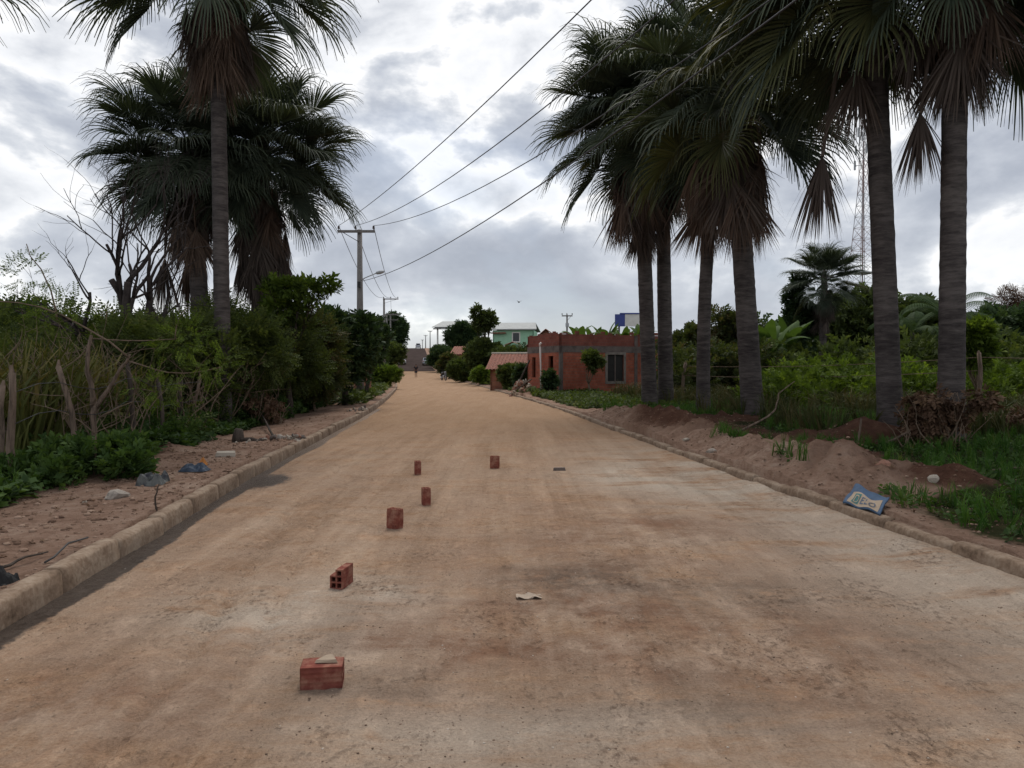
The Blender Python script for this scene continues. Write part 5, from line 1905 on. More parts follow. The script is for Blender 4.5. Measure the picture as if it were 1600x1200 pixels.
def brick_mesh(w, h, l, cols, rows, cut=None):
    """hollow clay block: cross section w (x) by h (z), length l (y), open holes through the length, scored outer faces"""
    mb = MB()
    t = .011
    hx = [(t + i * (w - t) / cols, (i + 1) * (w - t) / cols) for i in range(cols)]
    hz = [(t + i * (h - t) / rows, (i + 1) * (h - t) / rows) for i in range(rows)]
    holes = [(a, b, c, d) for a, b in hx for c, d in hz]
    cx_ = None
    if cut:            # upper left cell broken away
        cx_, cz_ = hx[0][1], hz[-1][0]
        holes = [q for q in holes if not (q[0] < cx_ and q[3] > cz_)]
    xs = sorted({0, w, *[q for a in hx for q in a]})
    zs = sorted({0, h, *[q for a in hz for q in a]})

    def out_(x, z):
        return cut and x < cx_ and z > cz_
    for i in range(len(xs) - 1):
        for j in range(len(zs) - 1):
            x, z = (xs[i] + xs[i + 1]) / 2, (zs[j] + zs[j + 1]) / 2
            if out_(x, z) or any(a < x < b and c < z < d for a, b, c, d in holes):
                continue
            for y in (0, l):
                mb.add([(xs[i], y, zs[j]), (xs[i + 1], y, zs[j]), (xs[i + 1], y, zs[j + 1]), (xs[i], y, zs[j + 1])], [(0, 1, 2, 3)])
    for (a, b, c, d) in holes:
        mb.add([(x, y, z) for y in (0, l) for x, z in ((a, c), (b, c), (b, d), (a, d))], [(0, 4, 5, 1), (1, 5, 6, 2), (2, 6, 7, 3), (3, 7, 4, 0)])
    cor = [(0, 0), (w, 0), (w, h), (0, h)] if not cut else [(0, 0), (w, 0), (w, h), (cx_, h), (cx_, cz_), (0, cz_)]
    ctr = Vector((w / 2, 0, h / 2))
    ring = []
    for k in range(len(cor)):
        p, q = Vector((cor[k][0], 0, cor[k][1])), Vector((cor[(k + 1) % len(cor)][0], 0, cor[(k + 1) % len(cor)][1]))
        n = max(2, int((q - p).length / .012))
        d = (q - p).normalized()
        inn = Vector((-d.z, 0, d.x))
        for i in range(n):
            v = p.lerp(q, i / n)
            if 0 < i and i % 2 == 0:
                v = v + inn * .0022
            ring.append(v)
    b = len(mb.v)
    m_ = len(ring)
    cuts = np.linspace(0, l, 6)
    for y in cuts:
        for v in ring:
            e_ = .002 if y in (0, l) else 0
            mb.v.append((v.x + (ctr.x - v.x) * e_ / .05 + random.gauss(0, .0005), y, v.z + (ctr.z - v.z) * e_ / .05 + random.gauss(0, .0005)))
    for c in range(len(cuts) - 1):
        for i in range(m_):
            j = (i + 1) % m_
            mb.f.append((b + c * m_ + i, b + c * m_ + j, b + (c + 1) * m_ + j, b + (c + 1) * m_ + i))
    return mb.mesh('hollow_brick', M['clay'])


BR = brick_mesh(.092, .14, .20, 2, 3)
BRC = brick_mesh(.098, .145, .20, 2, 3, True)
BRB = brick_mesh(.135, .112, .205, 3, 2)


def brick(me_, loc, rot, label, off):
    o = mobj('hollow_brick', me_, None, label=label, category='brick', group='hollow bricks on the road')
    Mx = Euler(rot, 'XYZ').to_matrix()
    vs = [Mx @ v.co for v in me_.vertices]
    zmin = min(v.z for v in vs)
    cxy = Vector((sum(v.x for v in vs), sum(v.y for v in vs), 0)) / len(vs)
    o.rotation_euler = rot
    o.location = loc - Vector((cxy.x, cxy.y, zmin + .004))
    return o


q = rp_(499, 1079)
b1 = brick(BRB, Vector((q.x, q.y + .065, q.z)), (0, 0, R(-90 + 8)), 'nearest hollow brick, lying on its side with a chip on top', 0)
MB().add([(-.055, -.03, 0), (.06, -.022, 0), (.03, .035, 0), (-.02, .03, 0), (-.05, -.02, .012), (.05, -.018, .016), (.022, .026, .026), (-.012, .022, .022)],
         [(3, 2, 1, 0), (4, 5, 6, 7), (0, 1, 5, 4), (1, 2, 6, 5), (2, 3, 7, 6), (3, 0, 4, 7)]).build('clay_chip', M['sack_beige'], None,
         label='pale clay chip lying on the nearest brick', category='chip').location = (q.x + .02, q.y + .075, q.z + .112)
q = rp_(524, 919)
brick(BRC, Vector((q.x + .03, q.y + .09, q.z)), (0, 0, R(-10)), 'broken hollow brick with its square holes facing the camera', 0)
for (px, py, me_, yaw, lean, lab) in ((616, 826, BR, 62, 1.5, 'upright brick right of the wheel track, nearest of the standing bricks'), (665, 790, BR, 15, -1, 'upright brick standing behind and right of the nearest standing one'),
                                      (652, 742, BR, 12, 1, 'dark upright brick farthest left of the far pair'), (773, 732, BR, 80, 0, 'upright brick standing alone toward the right')):
    q = rp_(px, py)
    brick(me_, q + Vector((0, .05, 0)), (R(90 + lean), 0, R(yaw)), lab, 0)
q = rp_(874, 735)
o = MB().add([(-.1, -.05, 0), (.1, -.06, 0), (.095, .05, 0), (-.09, .055, 0), (-.095, -.045, .05), (.085, -.05, .055), (.088, .042, .05), (-.08, .05, .045)],
             [(3, 2, 1, 0), (4, 5, 6, 7), (0, 1, 5, 4), (1, 2, 6, 5), (2, 3, 7, 6), (3, 0, 4, 7)]).build('paving_fragment', M['mortar'], None, label='dark grey slab fragment lying flat on the road', category='slab')
o.location = q - Vector((0, 0, .008))
q = rp_(826, 932)
mb = MB()
n = 7
for i in range(n):
    for j in range(5):
        u, v = i / (n - 1) - .5, j / 4 - .5
        x, y = u * .17 + random.gauss(0, .006), v * .11 + random.gauss(0, .008)
        mb.v.append((x, y, .010 + .008 * math.sin(u * 9 + v * 3) + abs(random.gauss(0, .003))))
for i in range(n - 1):
    for j in range(4):
        a = i * 5 + j
        mb.f.append((a, a + 1, a + 6, a + 5))
o = mb.build('paper_scrap', M['paper'], None, label='crumpled pale scrap of cement paper flat on the road', category='paper')
o.location = q


def stone_mesh(seed, mat, flat=.7, n=2):
    import bmesh
    bm = bmesh.new()
    bmesh.ops.create_icosphere(bm, subdivisions=n, radius=1)
    r_ = random.Random(seed)
    off = [Vector((r_.gauss(0, 1), r_.gauss(0, 1), r_.gauss(0, 1))).normalized() for _ in range(7)]
    for v in bm.verts:
        k = 1
        for d in off:
            dt = v.co.dot(d)
            if dt > .62:
                k = min(k, .62 / dt + .06)
        v.co = v.co * (k * (1 + r_.gauss(0, .03)))
        v.co.z *= flat
    me_ = bpy.data.meshes.new('stone')
    bm.to_mesh(me_)
    bm.free()
    me_.materials.append(mat)
    return me_


def stone(name, label, cat, px, Y, s, mat, flat=.7, rot=0, group=None, seed=1, x=None):
    x = (px - CX) / F * Y if x is None else x
    o = mobj(name, stone_mesh(seed, M[mat], flat), None, label=label, category=cat, group=group)
    o.location = (x, Y, g(x, Y) + s * flat * .2)
    o.scale = (s, s * .85, s)
    o.rotation_euler = (random.uniform(-.2, .2), random.uniform(-.2, .2), rot)
    return o


stone('stone', 'pale rounded stone on the red heap at the right', 'stone', 1461, 8.75, .085, 'stone_white', .75, 1, seed=3)
stone('stone', 'reddish clod in the weeds behind the blue sack', 'stone', 1380, 9.3, .15, 'stone_red', .8, 2, seed=4)
stone('stone', 'flat grey stone near the kerb below the leaning palm', 'stone', 1113, 12.6, .12, 'stone', .5, 2, seed=5)
stone('stone', 'small pale stone on the sand left of the palms', 'stone', 1072, 14.2, .08, 'stone_white', .6, 2, seed=6)
stone('stone', 'grey stone half sunk in the left verge before the weeds', 'stone', 181, 8.6, .16, 'stone', .5, 1, seed=7)
stone('stone', 'small white pebble on the left verge', 'stone', 130, 8.3, .03, 'stone_white', .7, 1, seed=8)

# ------------------------------------------------------------------ litter and sticks on the verges
def stick(name, label, cat, pts, r0, r1, mat, group=None):
    pts = [Vector(p) for p in pts]
    b = pts[0].copy()
    P2 = []
    for i in range(len(pts) - 1):
        for k in range(3):
            P2.append(pts[i].lerp(pts[i + 1], k / 3) + Vector((random.gauss(0, .006), random.gauss(0, .006), random.gauss(0, .004))))
    P2.append(pts[-1])
    n = len(P2)
    o = MB().tube([p - b for p in P2], [r0 + (r1 - r0) * i / (n - 1) for i in range(n)], 6, jit=.08).build(name, M[mat], None, True, label=label, category=cat, group=group)
    o.location = b
    return o


def gp(px, py, dz=0.0, it=6):
    """ground point (with relief) seen at photo pixel"""
    Y = 10.0
    q0 = at(px, py, 10)
    sl = (q0.z - CAMH) / 10
    h = .15
    for _ in range(it):
        Y = (h - CAMH) / sl
        h = .5 * h + .5 * g((px - CX) / F * Y, Y)
    p = at(px, py, Y)
    return Vector((p.x, p.y, g(p.x, p.y) + dz))


a, b = gp(2, 893, .02), gp(75, 868, .03)
stick('stick', 'dark branched stick lying on the left verge soil', 'stick', [a, a.lerp(b, .5) + Vector((0, 0, .03)), b], .012, .006, 'bark')
a, b = gp(72, 886, .03), gp(138, 884, .06)
stick('iron_rod', 'thin dark rod lying over the left kerb', 'rod', [a, a.lerp(b, .5) + Vector((0, 0, .04)), b], .008, .007, 'iron')
a = gp(243, 796)
stick('stick', 'short bent stick standing in the left verge', 'stick', [a - Vector((0, 0, .05)), a + Vector((.0, 0, .13)), a + Vector((.03, .02, .26))], .010, .006, 'bark')
a, b = gp(428, 686, .02), gp(408, 645, .35)
stick('branch', 'curved dead branch sticking out of the left thicket', 'branch', [a, a.lerp(b, .4) + Vector((-.12, 0, .10)), b + Vector((-.05, 0, .1))], .03, .015, 'bark')
a = gp(1337, 700)
stick('stick', 'straight pale stick planted in the soil left of the tall palm', 'stick', [a - Vector((0, 0, .1)), a + Vector((.09, 0, .52))], .022, .016, 'bark_pale')
a = gp(1375, 694, .02)
stick('branch', 'grey branch leaning on the dry brush heap', 'branch', [a, a + Vector((.45, .1, .20)), a + Vector((.85, .15, .42))], .025, .014, 'bark_pale')
a = gp(1150, 680, .03)
stick('branch', 'long bent grey branch arching before the leaning palm', 'branch', [a, a + Vector((.75, .3, .30)), a + Vector((.95, .5, .45)), a + Vector((1.05, .6, .75)), a + Vector((1.45, .8, 1.0))], .022, .010, 'bark_pale')
a, b = gp(1262, 700, .05), gp(1285, 712, .04)
stick('log', 'short brown log end on the red soil by the windrow', 'log', [a, b], .045, .05, 'plank')
a, b = gp(1545, 742, .04), gp(1598, 738, .06)
stick('stick', 'dry palm stalk lying in the right ground cover', 'stick', [a, a.lerp(b, .5) + Vector((0, 0, .03)), b], .018, .010, 'bark_pale')
# stumps
a = gp(372, 690)
st = empty('tree_stump', a, 0, 'dark broken stump at the foot of the left thicket', 'stump')
MB().tube([(0, 0, -.1), (0, 0, .12), (.03, 0, .26)], [.13, .11, .08], 10, jit=.12).build('stump_body', M['bark'], st, True)
MB().tube([(0, 0, .02), (.3, -.1, .06), (.6, -.15, .0)], [.06, .05, .03], 7, jit=.1).build('root', M['bark'], st, True)
a = gp(1062, 655)
st = empty('tree_stump', a, 0, 'grey cut stump between the palms on the right', 'stump')
MB().tube([(0, 0, -.1), (-.05, 0, .15), (-.12, 0, .34)], [.16, .13, .11], 10, jit=.12).build('stump_body', M['bark_pale'], st, True)
MB().tube([(0, 0, .05), (.25, -.1, .04), (.45, -.15, .0)], [.06, .05, .03], 7, jit=.1).build('root', M['bark_pale'], st, True)
a = gp(1012, 652)
st = empty('concrete_stub', a, 0, 'short pale concrete post stub beside the kerb near the twin palms', 'post')
MB().lathe([(.085, -.1), (.085, .1), (.10, .2), (.095, .22), (.02, .225)], (0, 0, 0), 9).build('stub_body', M['stone'], st)
a = gp(352, 712)
o = MB().add([(-.16, -.10, 0), (.15, -.12, 0), (.17, .1, 0), (-.13, .12, 0), (-.15, -.09, .06), (.14, -.11, .07), (.155, .09, .075), (-.12, .11, .06)],
             [(3, 2, 1, 0), (4, 5, 6, 7), (0, 1, 5, 4), (1, 2, 6, 5), (2, 3, 7, 6), (3, 0, 4, 7)]).build('concrete_slab', M['stone_white'], None, label='flat pale concrete slab on the left verge', category='slab')
o.location = a
o.rotation_euler = (.05, .06, .4)


def bag(name, label, px, py, sx_, sy2, sz, mat, seed):
    """crumpled plastic bag: folded sheet"""
    r_ = random.Random(seed)
    n, m_ = 15, 11
    mb_ = MB()
    ph = [r_.uniform(0, 6.28) for _ in range(6)]
    for i in range(n):
        for j in range(m_):
            u, v = i / (n - 1) * 2 - 1, j / (m_ - 1) * 2 - 1
            e_ = max(0, 1 - max(abs(u), abs(v)) ** 2.5)
            z = sz * e_ ** .6 * (.55 + .45 * abs(math.sin(3.1 * u + ph[0] + 2 * v)) * abs(math.sin(4.3 * v + ph[1])) + .3 * math.sin(7 * u * v + ph[2])) + r_.gauss(0, .012) * e_
            mb_.v.append((u * sx_ * (1 - .2 * abs(v) * r_.random()), v * sy2 * (1 - .2 * abs(u) * r_.random()), max(z, -.02)))
    for i in range(n - 1):
        for j in range(m_ - 1):
            a_ = i * m_ + j
            mb_.f.append((a_, a_ + m_, a_ + m_ + 1, a_ + 1))
    o_ = mb_.build(name, M[mat], None, label=label, category='litter')
    o_.location = gp(px, py, -.005)
    return o_


bag('plastic_bag', 'crumpled grey and dark plastic bag on the left verge', 238, 757, .19, .15, .20, 'bag_grey', 1)
bag('plastic_bag', 'flattened blue plastic bag on the left verge', 304, 735, .20, .16, .09, 'bag_blue', 2)
bag('orange_wrapper', 'small orange wrapper beside the blue plastic bag', 317, 727, .07, .05, .10, 'orange', 3)
bag('black_bag', 'dark scrap at the left edge of the picture beside the kerb', -2, 912, .10, .10, .12, 'rubber', 4)

# rubble heaps
def rubble(label, c, rx, ry, h, n, smin, smax, mats, seed, name='rubble_heap', group=None):
    r_ = random.Random(seed)
    root = empty(name, c, 0, label, 'rubble', group)
    sm = [stone_mesh(seed * 10 + i, M[mats[i % len(mats)]], .75, 1) for i in range(6)]
    for m__ in sm:
        m__.name = 'rubble_piece'
    for i in range(n):
        u, v = r_.gauss(0, .45), r_.gauss(0, .45)
        s = r_.uniform(smin, smax)
        o_ = mobj('rubble_piece', sm[r_.randrange(6)], root)
        zz = g(c[0] + u * rx, c[1] + v * ry) - c[2] + h * math.exp(-(u * u + v * v) * 2) * r_.uniform(.2, 1)
        o_.location = (u * rx, v * ry, zz)
        o_.scale = (s, s * r_.uniform(.5, 1), s * r_.uniform(.5, 1))
        o_.rotation_euler = (r_.uniform(0, 3), r_.uniform(0, 3), r_.uniform(0, 3))
    return root


rubble('heap of broken grey rubble on the left verge', gp(448, 688), .8, .9, .10, 46, .03, .10, ('stone', 'stone_white', 'mortar', 'stone_red'), 11)
rubble('scattered rubble on the left verge at the bend', gp(568, 640), .6, 2.2, .08, 30, .04, .11, ('stone', 'stone_white', 'mortar'), 12)
rubble('heap of pale broken brick beside the brick house', Vector((.55, 43.4, g(.55, 43.4))), 1.0, 1.2, .85, 90, .07, .20, ('stone_red', 'sack_beige', 'stone_white'), 13)
# beams leaning over the rubble
pq = Vector((.15, 44.6, g(.15, 44.6)))
stick('timber', 'grey timber leaning against the corner of the brick house', 'timber', [pq, pq + Vector((.9, .6, 1.9))], .06, .05, 'bark')
stick('timber', 'second grey timber lying on the broken brick heap', 'timber', [Vector((.2, 43.0, g(.2, 43) + .25)), Vector((1.1, 43.6, g(1.1, 43.6) + .8))], .05, .05, 'bark_pale')

# ------------------------------------------------------------------ blue sack with lettering
A_, B_, C_, D_ = [Vector(p) for p in ((3.56, 8.10, 0), (3.66, 7.48, 0), (4.00, 7.98, 0), (3.91, 8.58, 0))]


def sack_pt(u, v, dz=0.0):
    p = A_.lerp(B_, u).lerp(D_.lerp(C_, u), v)
    base = .168 + .09 * v + .03 * math.sin(u * 5 + 1) * v + .012 * math.sin(u * 11 + v * 7)
    return Vector((p.x, p.y, max(base, g(p.x, p.y) + .025) + dz))


def sack_sheet(u0, u1, v0, v1, n, m_, dz, th=0):
    mb_ = MB()
    for i in range(n + 1):
        for j in range(m_ + 1):
            mb_.v.append(tuple(sack_pt(u0 + (u1 - u0) * i / n, v0 + (v1 - v0) * j / m_, dz)))
    for i in range(n):
        for j in range(m_):
            a_ = i * (m_ + 1) + j
            mb_.f.append((a_, a_ + m_ + 1, a_ + m_ + 2, a_ + 1))
    if th:
        b_ = len(mb_.v)
        mb_.v += [(x, y, z - th) for x, y, z in mb_.v]
        k_ = m_ + 1
        mb_.f += [tuple(q + b_ for q in f[::-1]) for f in list(mb_.f)]
        ring = [i * k_ for i in range(n + 1)] + [n * k_ + j for j in range(1, k_)] + [i * k_ + m_ for i in range(n - 1, -1, -1)] + [j for j in range(m_ - 1, 0, -1)]
        for q in range(len(ring)):
            a_, c_ = ring[q], ring[(q + 1) % len(ring)]
            mb_.f.append((a_, a_ + b_, c_ + b_, c_))
    return mb_


def shifted(mb_, root):
    mb_.v = [tuple(Vector(v) - root.location) for v in mb_.v]
    return mb_


sr = sack_pt(.5, .5)
sack = empty('cement_sack', (sr.x, sr.y, g(sr.x, sr.y)), 0, 'flattened blue and beige sack printed DELO lying beside the right kerb', 'sack')
shifted(sack_sheet(0, 1, 0, 1, 22, 14, 0, .02), sack).build('sack_body', M['sack_blue'], sack, True)
shifted(sack_sheet(.10, .92, .02, .62, 22, 12, .004), sack).build('printed_panel', M['sack_beige'], sack, True)


def sack_text(txt, u0, u1, v0, v1, mat, dz):
    cu = bpy.data.curves.new('lettering', 'FONT')
    cu.body = txt
    to = bpy.data.objects.new('lettering_tmp', cu)
    col.objects.link(to)
    bpy.context.view_layer.update()
    me_ = bpy.data.meshes.new_from_object(to.evaluated_get(bpy.context.evaluated_depsgraph_get()))
    bpy.data.objects.remove(to)
    me_.name = 'lettering'
    xs = [v.co.x for v in me_.vertices]
    ys_ = [v.co.y for v in me_.vertices]
    for v in me_.vertices:
        u = u0 + (u1 - u0) * (v.co.x - min(xs)) / (max(xs) - min(xs))
        w = v0 + (v1 - v0) * (v.co.y - min(ys_)) / (max(ys_) - min(ys_))
        v.co = sack_pt(u, w, dz) - sack.location
    me_.materials.clear()
    me_.materials.append(mat)
    return mobj('lettering', me_, sack)


shifted(sack_sheet(.19, .37, .10, .54, 6, 8, .007), sack).build('logo_patch', M['sack_green'], sack, True)
sack_text('D', .23, .345, .14, .48, M['sack_beige'], .011)
sack_text('ELO', .42, .80, .12, .44, M['sack_blue'], .010)

# ------------------------------------------------------------------ dry brush
def brush(label, c, rx, ry, h, n, seed, size=.5):
    root = empty('dry_brush', c, 0, label, 'brush', 'dry brush')
    rs = random.Random(seed)
    mb_ = MB()
    for i in range(46):
        a = rs.uniform(0, 6.28)
        p0 = Vector((math.cos(a) * rx * rs.random(), math.sin(a) * ry * rs.random(), 0))
        p1 = p0 + Vector((rs.gauss(0, .35) * rx, rs.gauss(0, .35) * ry, rs.uniform(.3, 1) * h))
        pts, rad = limb(p0, p1, .012, .004, .1, 5)
        mb_.tube(pts, rad, 5)
    mb_.build('twigs', M['twig'], root)
    cl = [((rs.gauss(0, .4) * rx, rs.gauss(0, .4) * ry, rs.uniform(.15, .8) * h), (.26 * rx + .05, .26 * ry + .05, .2 * h)) for _ in range(14)]
    pos, fw, rad = clump_sprigs(cl, n, .7, -1.1)
    V, Fq, T = stamp('broad', pos, rots(fw), size * rng.uniform(.6, 1.3, len(pos)), np.clip(rng.normal(.5, .25, len(pos)), 0, 1))
    mobj('dry_leaves', np_mesh('dry_leaves', V, Fq, M['leaf_dry'], False, T), root)
    return root


c = Vector(((1468 - CX) / F * 12.9, 12.9, 0))
c.z = g(c.x, c.y)
brush('heap of dry brown brush around the foot of the tallest palm', c, .62, .5, 1.05, 900, 1)
c = Vector(((1570 - CX) / F * 15.5, 15.5, 0))
c.z = g(c.x, c.y)
brush('spread out dry brush at the right edge', c, 1.2, .8, .6, 620, 2)
c = Vector(((1420 - CX) / F * 14.5, 14.5, 0))
c.z = g(c.x, c.y)
c = Vector(((430 - CX) / F * 20, 20.0, 0))
c.x = float(XC(20) - HW(20)) - 2.0
c.z = g(c.x, 20)
brush('dry brown brush at the foot of the left thicket', c, .5, .6, .9, 320, 3, .4)

# loose clods, pebbles and twigs, too many to count
ico = stone_mesh(77, M['stone'], .7, 1)
pv = np.array([v.co[:] for v in ico.vertices])
pf = np.array([p.vertices[:] for p in ico.polygons])


def crumbs(name, label, x, y, z, smin, smax, mat):
    n = len(x)
    s = smin * (smax / smin) ** (rng.uniform(0, 1, n) ** 2.2)
    th = rng.uniform(0, 6.28, n)
    c_, s_ = np.cos(th), np.sin(th)
    Rm = np.zeros((n, 3, 3))
    Rm[:, 0, 0], Rm[:, 0, 1], Rm[:, 1, 0], Rm[:, 1, 1], Rm[:, 2, 2] = c_, -s_, s_, c_, 1
    asp = np.stack([np.ones(n), rng.uniform(.5, 1, n), rng.uniform(.45, .9, n)], 1)
    v = np.einsum('nij,nkj->nki', Rm, pv[None] * asp[:, None, :]) * s[:, None, None] + np.stack([x, y, z + s * .15], 1)[:, None, :]
    f = pf[None] + (np.arange(n) * len(pv))[:, None, None]
    t = np.repeat(rng.uniform(0, 1, n), len(pv))
    return mobj(name, np_mesh(name, v.reshape(-1, 3), f.reshape(-1, 3), mat, False, t), kind='stuff', label=label, category='debris')


def mat_crumb(name, stops):
    m, t, p = mat_new(name)
    a = N(t, 'ShaderNodeAttribute', attribute_name='tint')
    t.links.new(ramp(t, a.outputs['Fac'], stops), p.inputs['Base Color'])
    p.inputs['Roughness'].default_value = .95
    p.inputs['Specular IOR Level'].default_value = .1
    return m


M['crumb'] = mat_crumb('crumb', [(.0, (.10, .07, .05)), (.5, (.24, .165, .12)), (.85, (.36, .27, .20)), (1, (.48, .42, .36))])
M['clod'] = mat_crumb('clod', [(.0, (.10, .06, .042)), (.6, (.20, .13, .092)), (1, (.30, .21, .155))])


def rzs(x, y):
    i = np.clip(np.searchsorted(ry_, y), 1, len(ry_) - 1)
    u = np.clip(((x - XC(y)) / (HW(y) + .02) + 1) / 2 * (len(rd_) - 1), 0, len(rd_) - 1).astype(int)
    return RZ[i, u]


y = 1.9 + 15 * rng.uniform(0, 1, 34000) ** 1.7
x = XC(y) + rng.uniform(-1, 1, 34000) * (HW(y) - .1)
k = fbm(x * 3.0, y * 2.4, 4, 120) + .25 * np.clip((6 - y) / 5, -.3, 1) * (x > -1.2) > .56
x, y = x[k], y[k]
crumbs('road_crumbs', 'loose dry crumbs of soil scattered over the near road', x, y, rzs(x, y), .0018, .009, M['crumb'])
x, y = band(3600, 4.5, 16, -.15, -2.6)
crumbs('verge_clods_left', 'loose soil clods and pebbles on the left verge', x, y, G(x, y), .006, .05, M['clod'])
x, y = band(7000, 4.5, 24, .18, 3.4)
crumbs('verge_clods_right', 'loose soil clods and pebbles on the right windrow', x, y, G(x, y), .005, .038, M['clod'])
# fallen twigs and dry leaf bits
x1_, y1_ = band(260, 5, 24, -.3, -2.6)
x2_, y2_ = band(380, 5, 24, .4, 3.6)
x, y = np.concatenate([x1_, x2_]), np.concatenate([y1_, y2_])
pos = np.stack([x, y, G(x, y) + .012], 1)
fw = np.stack([rng.normal(0, 1, len(x)), rng.normal(0, 1, len(x)), rng.normal(0, .12, len(x))], 1)
V, Fq, T = stamp('broad', pos, rots(fw, .2), rng.uniform(.08, .25, len(x)), np.clip(rng.normal(.75, .2, len(x)), 0, 1))
mobj('leaf_litter', np_mesh('leaf_litter', V, Fq, M['leaf_dry'], False, T), kind='stuff', label='dry leaf litter scattered on both verges', category='litter')

# ------------------------------------------------------------------ vehicles
def car(label, loc, rz__, paint, w=1.68, l=4.1, h=1.46, van=False):
    """x across, y = towards the nose; origin on the ground under the middle"""
    root = empty('parked_car', loc, rz__, label, 'car', 'cars on the hill')
    # body lofted across its length: (y, half width, z bottom, z shoulder)
    prof = [(-l / 2, .80, .42, .80), (-l / 2 + .08, .90, .30, .92), (-l / 2 + .5, .98, .24, .95), (-.5, 1, .22, .92), (.6, 1, .22, .90), (l / 2 - .7, .97, .24, .82), (l / 2 - .1, .86, .30, .68), (l / 2, .72, .40, .60)]
    mb_ = MB()
    for (y_, k_, zb_, zs_) in prof:
        hw_ = w / 2 * k_
        mb_.v += [(-hw_ * .92, y_, zb_), (-hw_, y_, zb_ + .16), (-hw_, y_, zs_ - .12), (-hw_ * .93, y_, zs_), (hw_ * .93, y_, zs_), (hw_, y_, zs_ - .12), (hw_, y_, zb_ + .16), (hw_ * .92, y_, zb_)]
    for i in range(len(prof) - 1):
        for k_ in range(8):
            a_, b_ = i * 8 + k_, i * 8 + (k_ + 1) % 8
            mb_.f.append((a_, a_ + 8, b_ + 8, b_))
    mb_.f.append(tuple(range(8)))
    mb_.f.append(tuple(range((len(prof) - 1) * 8, len(prof) * 8))[::-1])
    body = mb_.build('body', paint, root, True)
    # cabin
    y0, y1_c, y2_c, y3 = (-l / 2 + .12, -l / 2 + .62, .35, 1.15) if not van else (-l / 2 + .1, -l / 2 + .3, .5, 1.2)
    zs_, zr = .90, h
    cab = MB()
    cab.add([(-w * .46, y0, zs_), (w * .46, y0, zs_), (w * .46, y3, zs_ - .05), (-w * .46, y3, zs_ - .05), (-w * .37, y1_c, zr), (w * .37, y1_c, zr), (w * .37, y2_c, zr), (-w * .37, y2_c, zr)],
            [(4, 5, 6, 7), (0, 1, 5, 4), (1, 2, 6, 5), (2, 3, 7, 6), (3, 0, 4, 7)])
    cb_ = cab.build('cabin', paint, root)

    def pane(a_, b_, c_, d_, name):
        a_, b_, c_, d_ = [Vector(q_) for q_ in (a_, b_, c_, d_)]
        m_ = (a_ + b_ + c_ + d_) / 4
        n_ = (b_ - a_).cross(d_ - a_).normalized() * .006
        return MB().add([m_ + (q_ - m_) * .84 + n_ for q_ in (a_, b_, c_, d_)], [(0, 1, 2, 3)]).build(name, M['glass'], cb_)
    v_ = [Vector(q_) for q_ in cab.v]
    pane(v_[0], v_[1], v_[5], v_[4], 'rear_window')
    pane(v_[1], v_[2], v_[6], v_[5], 'side_window')
    pane(v_[3], v_[0], v_[4], v_[7], 'side_window')
    pane(v_[2], v_[3], v_[7], v_[6], 'windscreen')
    for sx_ in (-1, 1):
        for y_ in (-l / 2 + .72, l / 2 - .78):
            Mr = Matrix.Rotation(R(90), 3, 'Y')
            wh = MB().lathe([(.20, -.10), (.29, -.10), (.31, -.06), (.31, .06), (.29, .10), (.20, .10)], (sx_ * (w / 2 - .11), y_, .31), 18, Mr).build('wheel', M['rubber'], root, True)
            MB().lathe([(.02, -.105), (.19, -.105), (.19, .105), (.02, .105)], (sx_ * (w / 2 - .11), y_, .31), 14, Mr).build('rim', M['rim'], wh)
        MB().box((sx_ * w * .40, -l / 2 + .03, .78), (.24, .10, .18)).build('tail_light', M['tail_light'], root)
        MB().box((sx_ * w * .50, .62, .98), (.14, .1, .12)).build('side_mirror', M['black_plastic'], root)
        MB().box((sx_ * w * .34, l / 2 - .06, .62), (.3, .12, .12)).build('headlight', M['lamp_grey'], root)
    MB().box((0, -l / 2 + .02, .46), (w * .84, .16, .2)).build('rear_bumper', paint, root)
    MB().box((0, -l / 2 - .04, .62), (.42, .03, .12)).build('number_plate', M['lamp_grey'], root)
    return root


def road_pt(px, Y):
    x_ = (px - CX) / F * Y
    return Vector((x_, Y, float(HR(Y)) + .06))


car('silver car parked on the right of the asphalt slope', road_pt(667, 147), R(6), M['paint_silver'])
car('pale car cresting the hill in the distance', road_pt(653.5, 256), R(7), M['paint_silver'], 1.75, 4.3, 1.6, True)
car('white car parked under the left trees on the slope', road_pt(627.5, 150), R(5), M['paint_white'], 1.7, 4.2, 1.5, True)

# motorcycle by the right kerb
my_ = 86.0
mx_ = (693.5 - CX) / F * my_
mc = empty('motorcycle', (mx_, my_, float(HR(my_)) + .02), R(205), 'dark motorcycle parked by the right kerb before the silver car', 'motorcycle')
for (y_, r_) in ((-.62, .30), (.64, .30)):
    ring = [Vector((0, y_ + r_ * math.cos(t), .30 + r_ * math.sin(t))) for t in np.linspace(0, 2 * math.pi, 19)]
    wh = MB().tube(ring, .045, 8, cap=False).build('wheel', M['rubber'], mc, True)
    mb = MB()
    for t in np.linspace(0, math.pi, 6, endpoint=False):
        mb.tube([(0, y_ + .27 * math.cos(t), .30 + .27 * math.sin(t)), (0, y_ - .27 * math.cos(t), .30 - .27 * math.sin(t))], .008, 4)
    mb.tube([(-.06, y_, .30), (.06, y_, .30)], .05, 8)
    mb.build('rim', M['rim'], wh)
MB().tube([(0, -.62, .30), (0, -.15, .42), (0, .25, .45), (0, .5, .82)], [.05, .07, .07, .04], 8).build('frame', M['iron'], mc, True)
MB().lathe([(.10, -.16), (.15, -.1), (.16, .1), (.1, .18)], (0, .05, .42), 10).build('engine', M['galv'], mc, True)
